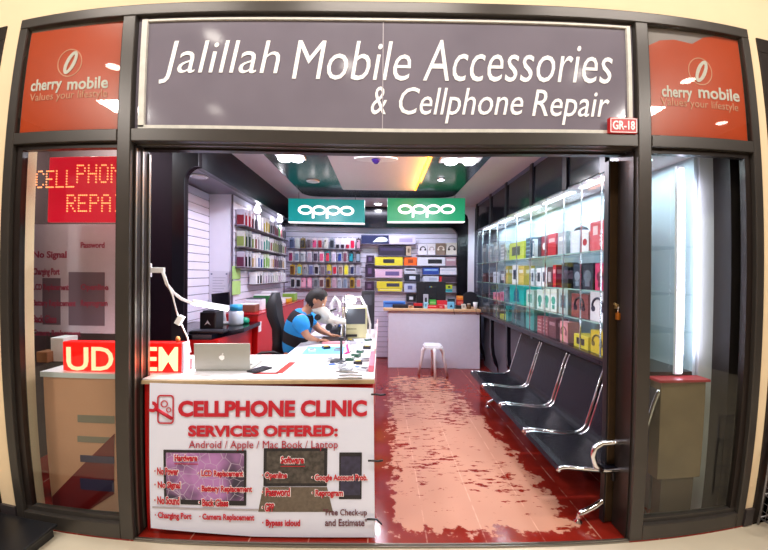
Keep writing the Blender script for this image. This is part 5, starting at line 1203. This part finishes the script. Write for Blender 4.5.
spots_ = [(350,360,CZ,'left of the bright patch on the repair counter'),(358,364,CZ,'behind the steel tweezers'),(366,361,CZ,'near the right corner of the repair counter'),(364,370,CZ,'beside the end of the tweezers'),(332,368,CZ,'in front of the phone clamp jig'),(351,367,CZ,'just behind the farthest tweezers'),
 (360,353,BZ,'right of the magenta pliers'),(367,349,BZ,'at the right edge of the work table'),(338,351,BZ,'on the near right corner of the blue mat'),(352,344,BZ,'in front of the beige machine'),(362,344,BZ,'in front of the beige machine at its right end'),(312,352,BZ,'on the left part of the blue mat'),(368,341,BZ,'at the foot of the jointed lamp arm'),(326,349,BZ,'on the middle of the blue mat'),(346,371,CZ,'just behind the middle tweezers'),(341,367,CZ,'right of the phone clamp jig foot'),(357,369,CZ,'right of the farthest tweezers'),(330,361,CZ,'left of the phone clamp jig'),(356,357,CZ,'behind the bright patch at the counter edge'),(350,341.5,BZ,'beside the microscope base')]
for i, (px, py, z, where) in enumerate(spots_):
    nm, kl, c1_, c2_ = kinds[i % 6]; q = PZ(px, py, z); z0 = z+(.0055 if i in (8,11,13) else .0010); Rz = Matrix.Rotation(rg.uniform(-.6,.6),3,'Z')
    t = thing(nm, kl+' lying '+where, 'repair part', (q.x,q.y,z0), group=TG)
    sx_, sy_, sz_ = rg.uniform(.05,.075), rg.uniform(.04,.07), rg.uniform(.012,.03)
    MB().obox((q.x,q.y,z0+sz_/2), sx_, sy_, sz_, Rz).obj('body', M(c1_,.25), t)
    MB().obox((q.x,q.y,z0+sz_+.002), sx_*.6, sy_*.5, .003, Rz).obj('top_detail', M(c2_,.25), t)

# ---- office chair behind the technician
oc = thing('office_chair', 'black office chair with curved mesh back behind the seated technician', 'chair', (-1.10,1.42,0))
Yc = 1.40
cpts = [pp(274,293,Yc),pp(272,304,Yc),pp(273,316,Yc),pp(277,330,Yc),pp(277,344,Yc),pp(276,357,Yc)]
mb = MB(); wid = [.05,.12,.11,.07,.06,.06]; up = []
for k, q in enumerate(cpts):
    up.append(q)
n_ = len(up)
vs = []
for k, q in enumerate(up):
    th = [.02,.045,.05,.045,.04,.04][k]
    for (dx_, dy_) in ((-th,-wid[k]),(-th-.03,0),(-th,wid[k]),(th,wid[k]),(th-.03,0),(th,-wid[k])): vs.append((q.x+dx_, q.y+dy_+.08, q.z))
fs = [(k*6+i, k*6+(i+1)%6, (k+1)*6+(i+1)%6, (k+1)*6+i) for k in range(n_-1) for i in range(6)]+[(0,1,2,3,4,5), tuple((n_-1)*6+i for i in (5,4,3,2,1,0))]
mb.add(vs, fs, 0, True); mb.obj('backrest', mat('black mesh fabric', '#17171d', .65), oc)
zs_ = .58
MB().box(-1.14, -.80, 1.22, 1.66, zs_, zs_+.07, bev=.03).obj('seat', mat('black mesh fabric', '#17171d', .65), oc)
MB().tube([(-1.10,1.48,zs_+.02),(up[-1].x,1.48,zs_+.04),(up[-1].x,1.48,up[-1].z+.02)], .022, n=8).obj('back_bracket', black_pl, oc)
MB().cyl((-1.03,1.44,.12),(-1.03,1.44,zs_),.028,n=12).obj('gas_column', chrome, oc)
for k in range(5):
    an = 2*PI*k/5+.3; e = Vector((-1.03+.27*math.cos(an),1.44+.27*math.sin(an),.075))
    lg = MB().tube([(-1.03,1.44,.13),e], .022, n=8, rs=[.03,.016]).obj('leg', black_pl, oc); MB().ball((e.x,e.y,.035), .034, 8).obj('castor', black_pl, lg)
MB().tube([pp(254,357,1.18),pp(262,352.5,1.18),pp(274,352,1.2),pp(284,356,1.22)], .014, n=8).tube([pp(284,356,1.22),(-1.12,1.24,zs_+.03)], .014, n=8).obj('armrest', black_pl, oc)

# ================================================================== TECHNICIAN
def skin(name, pts, edges, mats, parent, sub=2, root_i=0, smooth=True):
    """skin-modifier body: pts = [(co, rx, ry)]"""
    me = bpy.data.meshes.new(name); me.from_pydata([p[0] for p in pts], edges, [])
    o = bpy.data.objects.new(name, me); C.objects.link(o)
    m_ = o.modifiers.new('s', 'SKIN'); m_.use_smooth_shade = True; m_.branch_smoothing = .6
    me.skin_vertices[0].data
    for i, p in enumerate(pts): me.skin_vertices[0].data[i].radius = (p[1], p[2] if len(p) > 2 else p[1]); me.skin_vertices[0].data[i].use_root = (i == root_i)
    s2 = o.modifiers.new('d', 'SUBSURF'); s2.levels = s2.render_levels = sub
    dg = bpy.context.evaluated_depsgraph_get(); dg.update()
    nm = bpy.data.meshes.new_from_object(o.evaluated_get(dg)); C.objects.unlink(o); bpy.data.objects.remove(o)
    nm.materials.clear()
    for m2 in (mats if isinstance(mats, (list, tuple)) else [mats]): nm.materials.append(m2)
    for p in nm.polygons: p.use_smooth = smooth
    o = bpy.data.objects.new(name, nm); C.objects.link(o)
    if parent: o.parent = parent; o.matrix_parent_inverse = Matrix.Translation(-Vector(parent.location))
    return o
skin_m = mat('skin', '#b98466', .5, noise=.05)
tech = thing('person', 'technician in blue and black striped polo bending over the microscope', 'person', (-1.0,1.45,zs_+.07))
V_ = lambda x,y,z: (x,y,z)
pel = V_(-.875,1.44,.79); belly = V_(-.885,1.44,.93); chest = V_(-.87,1.44,1.09); upc = V_(-.81,1.44,1.20); neck = V_(-.745,1.44,1.29); neck2 = V_(-.715,1.44,1.33)
body_p = [(pel,.09,.10),(belly,.09,.10),(chest,.11,.11),(upc,.09,.09),(neck,.058),(neck2,.055)]
body_e = [(0,1),(1,2),(2,3),(3,4),(4,5)]
def chain(start, pts):
    i0 = start
    for p in pts:
        body_p.append(p); body_e.append((i0, len(body_p)-1)); i0 = len(body_p)-1
    return i0
for sg_ in (-1, 1):
    yS = 1.44+sg_*.19
    if sg_ < 0: arm = [((-.80,yS+.03,1.195),.050),((-.755,yS-.02,1.12),.046),((-.725,yS-.02,1.045),.040),((-.69,yS+.01,1.02),.034),((-.655,yS+.05,.992),.026)]
    else: arm = [((-.80,yS-.03,1.195),.050),((-.75,yS+.02,1.12),.046),((-.69,yS+.03,1.04),.040),((-.62,yS-.0,1.01),.034),((-.56,yS-.05,.992),.026)]
    w_i = chain(3, arm); hx, hy, hz = arm[-1][0]
    pm = chain(w_i, [((hx+.045,hy-sg_*.012,hz-.006),.026,.016)])
    for k in range(4):
        ln = (.030,.036,.033,.026)[k]; oy = (k-1.5)*.015*sg_
        chain(pm, [((hx+.085,hy-sg_*.02+oy,hz-.006),.0085),((hx+.085+ln,hy-sg_*.026+oy,hz-.014),.008),((hx+.085+ln*1.6,hy-sg_*.03+oy,hz-.026),.0065)])
    chain(w_i, [((hx+.03,hy-sg_*.038,hz-.006),.011),((hx+.06,hy-sg_*.052,hz-.014),.009),((hx+.082,hy-sg_*.05,hz-.022),.0075)])
    leg_ = [((-.93,1.44+sg_*.10,.76),.088),((-.72,1.44+sg_*.13,.745),.075),((-.66,1.44+sg_*.13,.70),.06),((-.70,1.44+sg_*.13,.40),.05),((-.73,1.44+sg_*.13,.12),.038),((-.70,1.44+sg_*.13,.05),.04),((-.61,1.44+sg_*.13,.035),.03)]
    i_ = chain(0, leg_)
skin('body', body_p, body_e, skin_m, tech, sub=1)
# clothes: a shell over torso and upper arms, trousers over the legs
shirt_m = bpy.data.materials.new('blue and black striped knit'); shirt_m.use_nodes = True; nt = shirt_m.node_tree; b = nt.nodes['Principled BSDF']; b.inputs['Roughness'].default_value = .8
L = nt.links.new
tc = N('ShaderNodeTexCoord'); sx = N('ShaderNodeSeparateXYZ'); L(tc.outputs['Object'], sx.inputs[0])
zz_ = Mth('MULTIPLY_ADD', Mth('ADD', sx.outputs[0], .9), .38, sx.outputs[2])
def band(a, b2): return Mth('MULTIPLY', Mth('GREATER_THAN', zz_, a), Mth('LESS_THAN', zz_, b2))
st_ = Mth('ADD', band(1.165, 1.285), band(.925, 1.045), clamp=True)
mx = N('ShaderNodeMix', data_type='RGBA'); L(st_, mx.inputs[0]); mx.inputs[6].default_value = lin('#1e8ed8'); mx.inputs[7].default_value = lin('#15161e'); L(mx.outputs[2], b.inputs['Base Color'])
blue_m = mat('blue knit', '#1e8ed8', .8, noise=.04)
sp = [((-.875,1.44,.79),.115,.135),((-.885,1.44,.93),.122,.135),((-.86,1.44,1.08),.145,.155),((-.82,1.44,1.19),.145,.150),((-.765,1.44,1.275),.085,.085)]
skin('shirt', sp, [(0,1),(1,2),(2,3),(3,4)], shirt_m, tech)
for sg_ in (-1,1):
    yS = 1.44+sg_*.17
    skin('sleeve', [((-.82,yS-sg_*.05,1.215),.092),((-.775,yS+sg_*.025,1.15),.088),((-.735,yS+sg_*.03,1.07),.068)], [(0,1),(1,2)], blue_m, tech)
    yl_ = 1.44+sg_*.11
    skin('trouser_leg', [((-.885,1.44+sg_*.05,.775),.118),((-.84,yl_,.755),.10),((-.72,1.44+sg_*.13,.75),.088),((-.655,1.44+sg_*.13,.70),.075),((-.70,1.44+sg_*.13,.40),.066),((-.73,1.44+sg_*.13,.13),.056)], [(0,1),(1,2),(2,3),(3,4),(4,5)], mat('dark denim', '#252c42', .8), tech)
    sh = MB(); sh.ball((-.66,1.44+sg_*.13,.045), 1, 10, 0, (.13,.05,.045)); sh.obj('shoe', black_pl, tech)
# head
hc = Vector((-.672,1.44,1.372)); fw = Vector((.80,0,-.60)).normalized(); up_ = Vector((.60,0,.80)).normalized(); sd_ = Vector((0,1,0))
def hp(f, s_, u): return hc+fw*f+sd_*s_+up_*u
hb = MB(); n1_, n2_ = 18, 24; vs = []
for i in range(n1_+1):
    ph = PI*i/n1_
    for k in range(n2_):
        t_ = 2*PI*k/n2_; cxx, cyy, czz = math.sin(ph)*math.cos(t_), math.sin(ph)*math.sin(t_), math.cos(ph)
        rf, rs_, ru = .098, .076, .118
        f_, s_, u_ = rf*cxx, rs_*cyy, ru*czz
        if u_ < 0: s_ *= 1-.35*(-u_/ru)**1.5; f_ = f_*(1-.12*(-u_/ru)) + (.012 if f_ > 0 else 0)*(-u_/ru)
        if cxx > .5:
            g = math.exp(-((s_/.014)**2)-(((u_+.018)/.022)**2)); f_ += .024*g       # nose
            for e in (-1,1): f_ -= .010*math.exp(-(((s_-e*.032)/.014)**2)-(((u_-.010)/.012)**2))   # eye sockets
            f_ += .006*math.exp(-((s_/.022)**2)-(((u_+.055)/.008)**2))              # lips
        vs.append(hp(f_, s_, u_))
hb.add(vs, [(i*n2_+k, i*n2_+(k+1)%n2_, (i+1)*n2_+(k+1)%n2_, (i+1)*n2_+k) for i in range(n1_) for k in range(n2_)], 0, True)
hd = hb.obj('head', skin_m, tech)
for e in (-1, 1):
    MB().ball(hp(.082, e*.031, .010), .011, 8).obj('eye', mat('eye white', '#e8e2dc', .2), hd)
    MB().ball(hp(.000, e*.080, -.005), 1, 10, 0, (.020,.010,.030)).obj('ear', skin_m, hd)
MB().tube([hp(.098,-.022,-.055),hp(.103,0,-.053),hp(.098,.022,-.055)], .004, n=6).obj('mouth', mat('lip', '#8a4a40', .5), hd)
hr = MB(); vs = []; keep = []
for i in range(n1_+1):
    ph = PI*i/n1_
    for k in range(n2_):
        t_ = 2*PI*k/n2_; cxx, cyy, czz = math.sin(ph)*math.cos(t_), math.sin(ph)*math.sin(t_), math.cos(ph)
        cov = (cxx < .62 and czz > .05+.5*cxx) or (cxx < .15 and czz > -.55)
        j_ = 1+.02*math.sin(i*5+k*3)
        r_ = 1.10 if cov else .90
        vs.append(hp(.100*r_*j_*cxx-.004, .078*r_*j_*cyy, .120*r_*j_*czz+.002))
hr.add(vs, [(i*n2_+k, i*n2_+(k+1)%n2_, (i+1)*n2_+(k+1)%n2_, (i+1)*n2_+k) for i in range(n1_) for k in range(n2_)], 0, True)
hr.obj('hair', mat('dark brown hair', '#120b08', .6, noise=.4, nscale=120, bump=.4), tech)

# phone lying right of the laptop, fill lamp added in the window alcove
q = PZ(260,370,CZ)
t = thing('phone', 'black phone lying on the counter right of the laptop', 'phone', (q.x,q.y,CZ))
MB().obox((q.x,q.y,CZ+.006), .085, .14, .009, Matrix.Rotation(-.5,3,'Z')).obj('phone_body', black_pl, t)
MB().obox((q.x,q.y,CZ+.0112), .075, .125, .001, Matrix.Rotation(-.5,3,'Z')).obj('phone_screen', mat('dark screen', '#1e1a24', .2), t)
downlight(-2.35, .6, ZC-.001, .07, 'added round downlight brightening the left side window space', power=34)

area('amber_cove_lamp', (.56, 1.8, 2.82), .05, 2.2, 16, '#ffa030', rot=(0, math.radians(180-62), 0))
# unseen fill panels added in the hall to light the shopfront frontally
for s_ in (-1, 1): area('corridor_fill_light', (s_*4.6, -4.0, 4.55), .5, .5, 160, '#fff9f2')
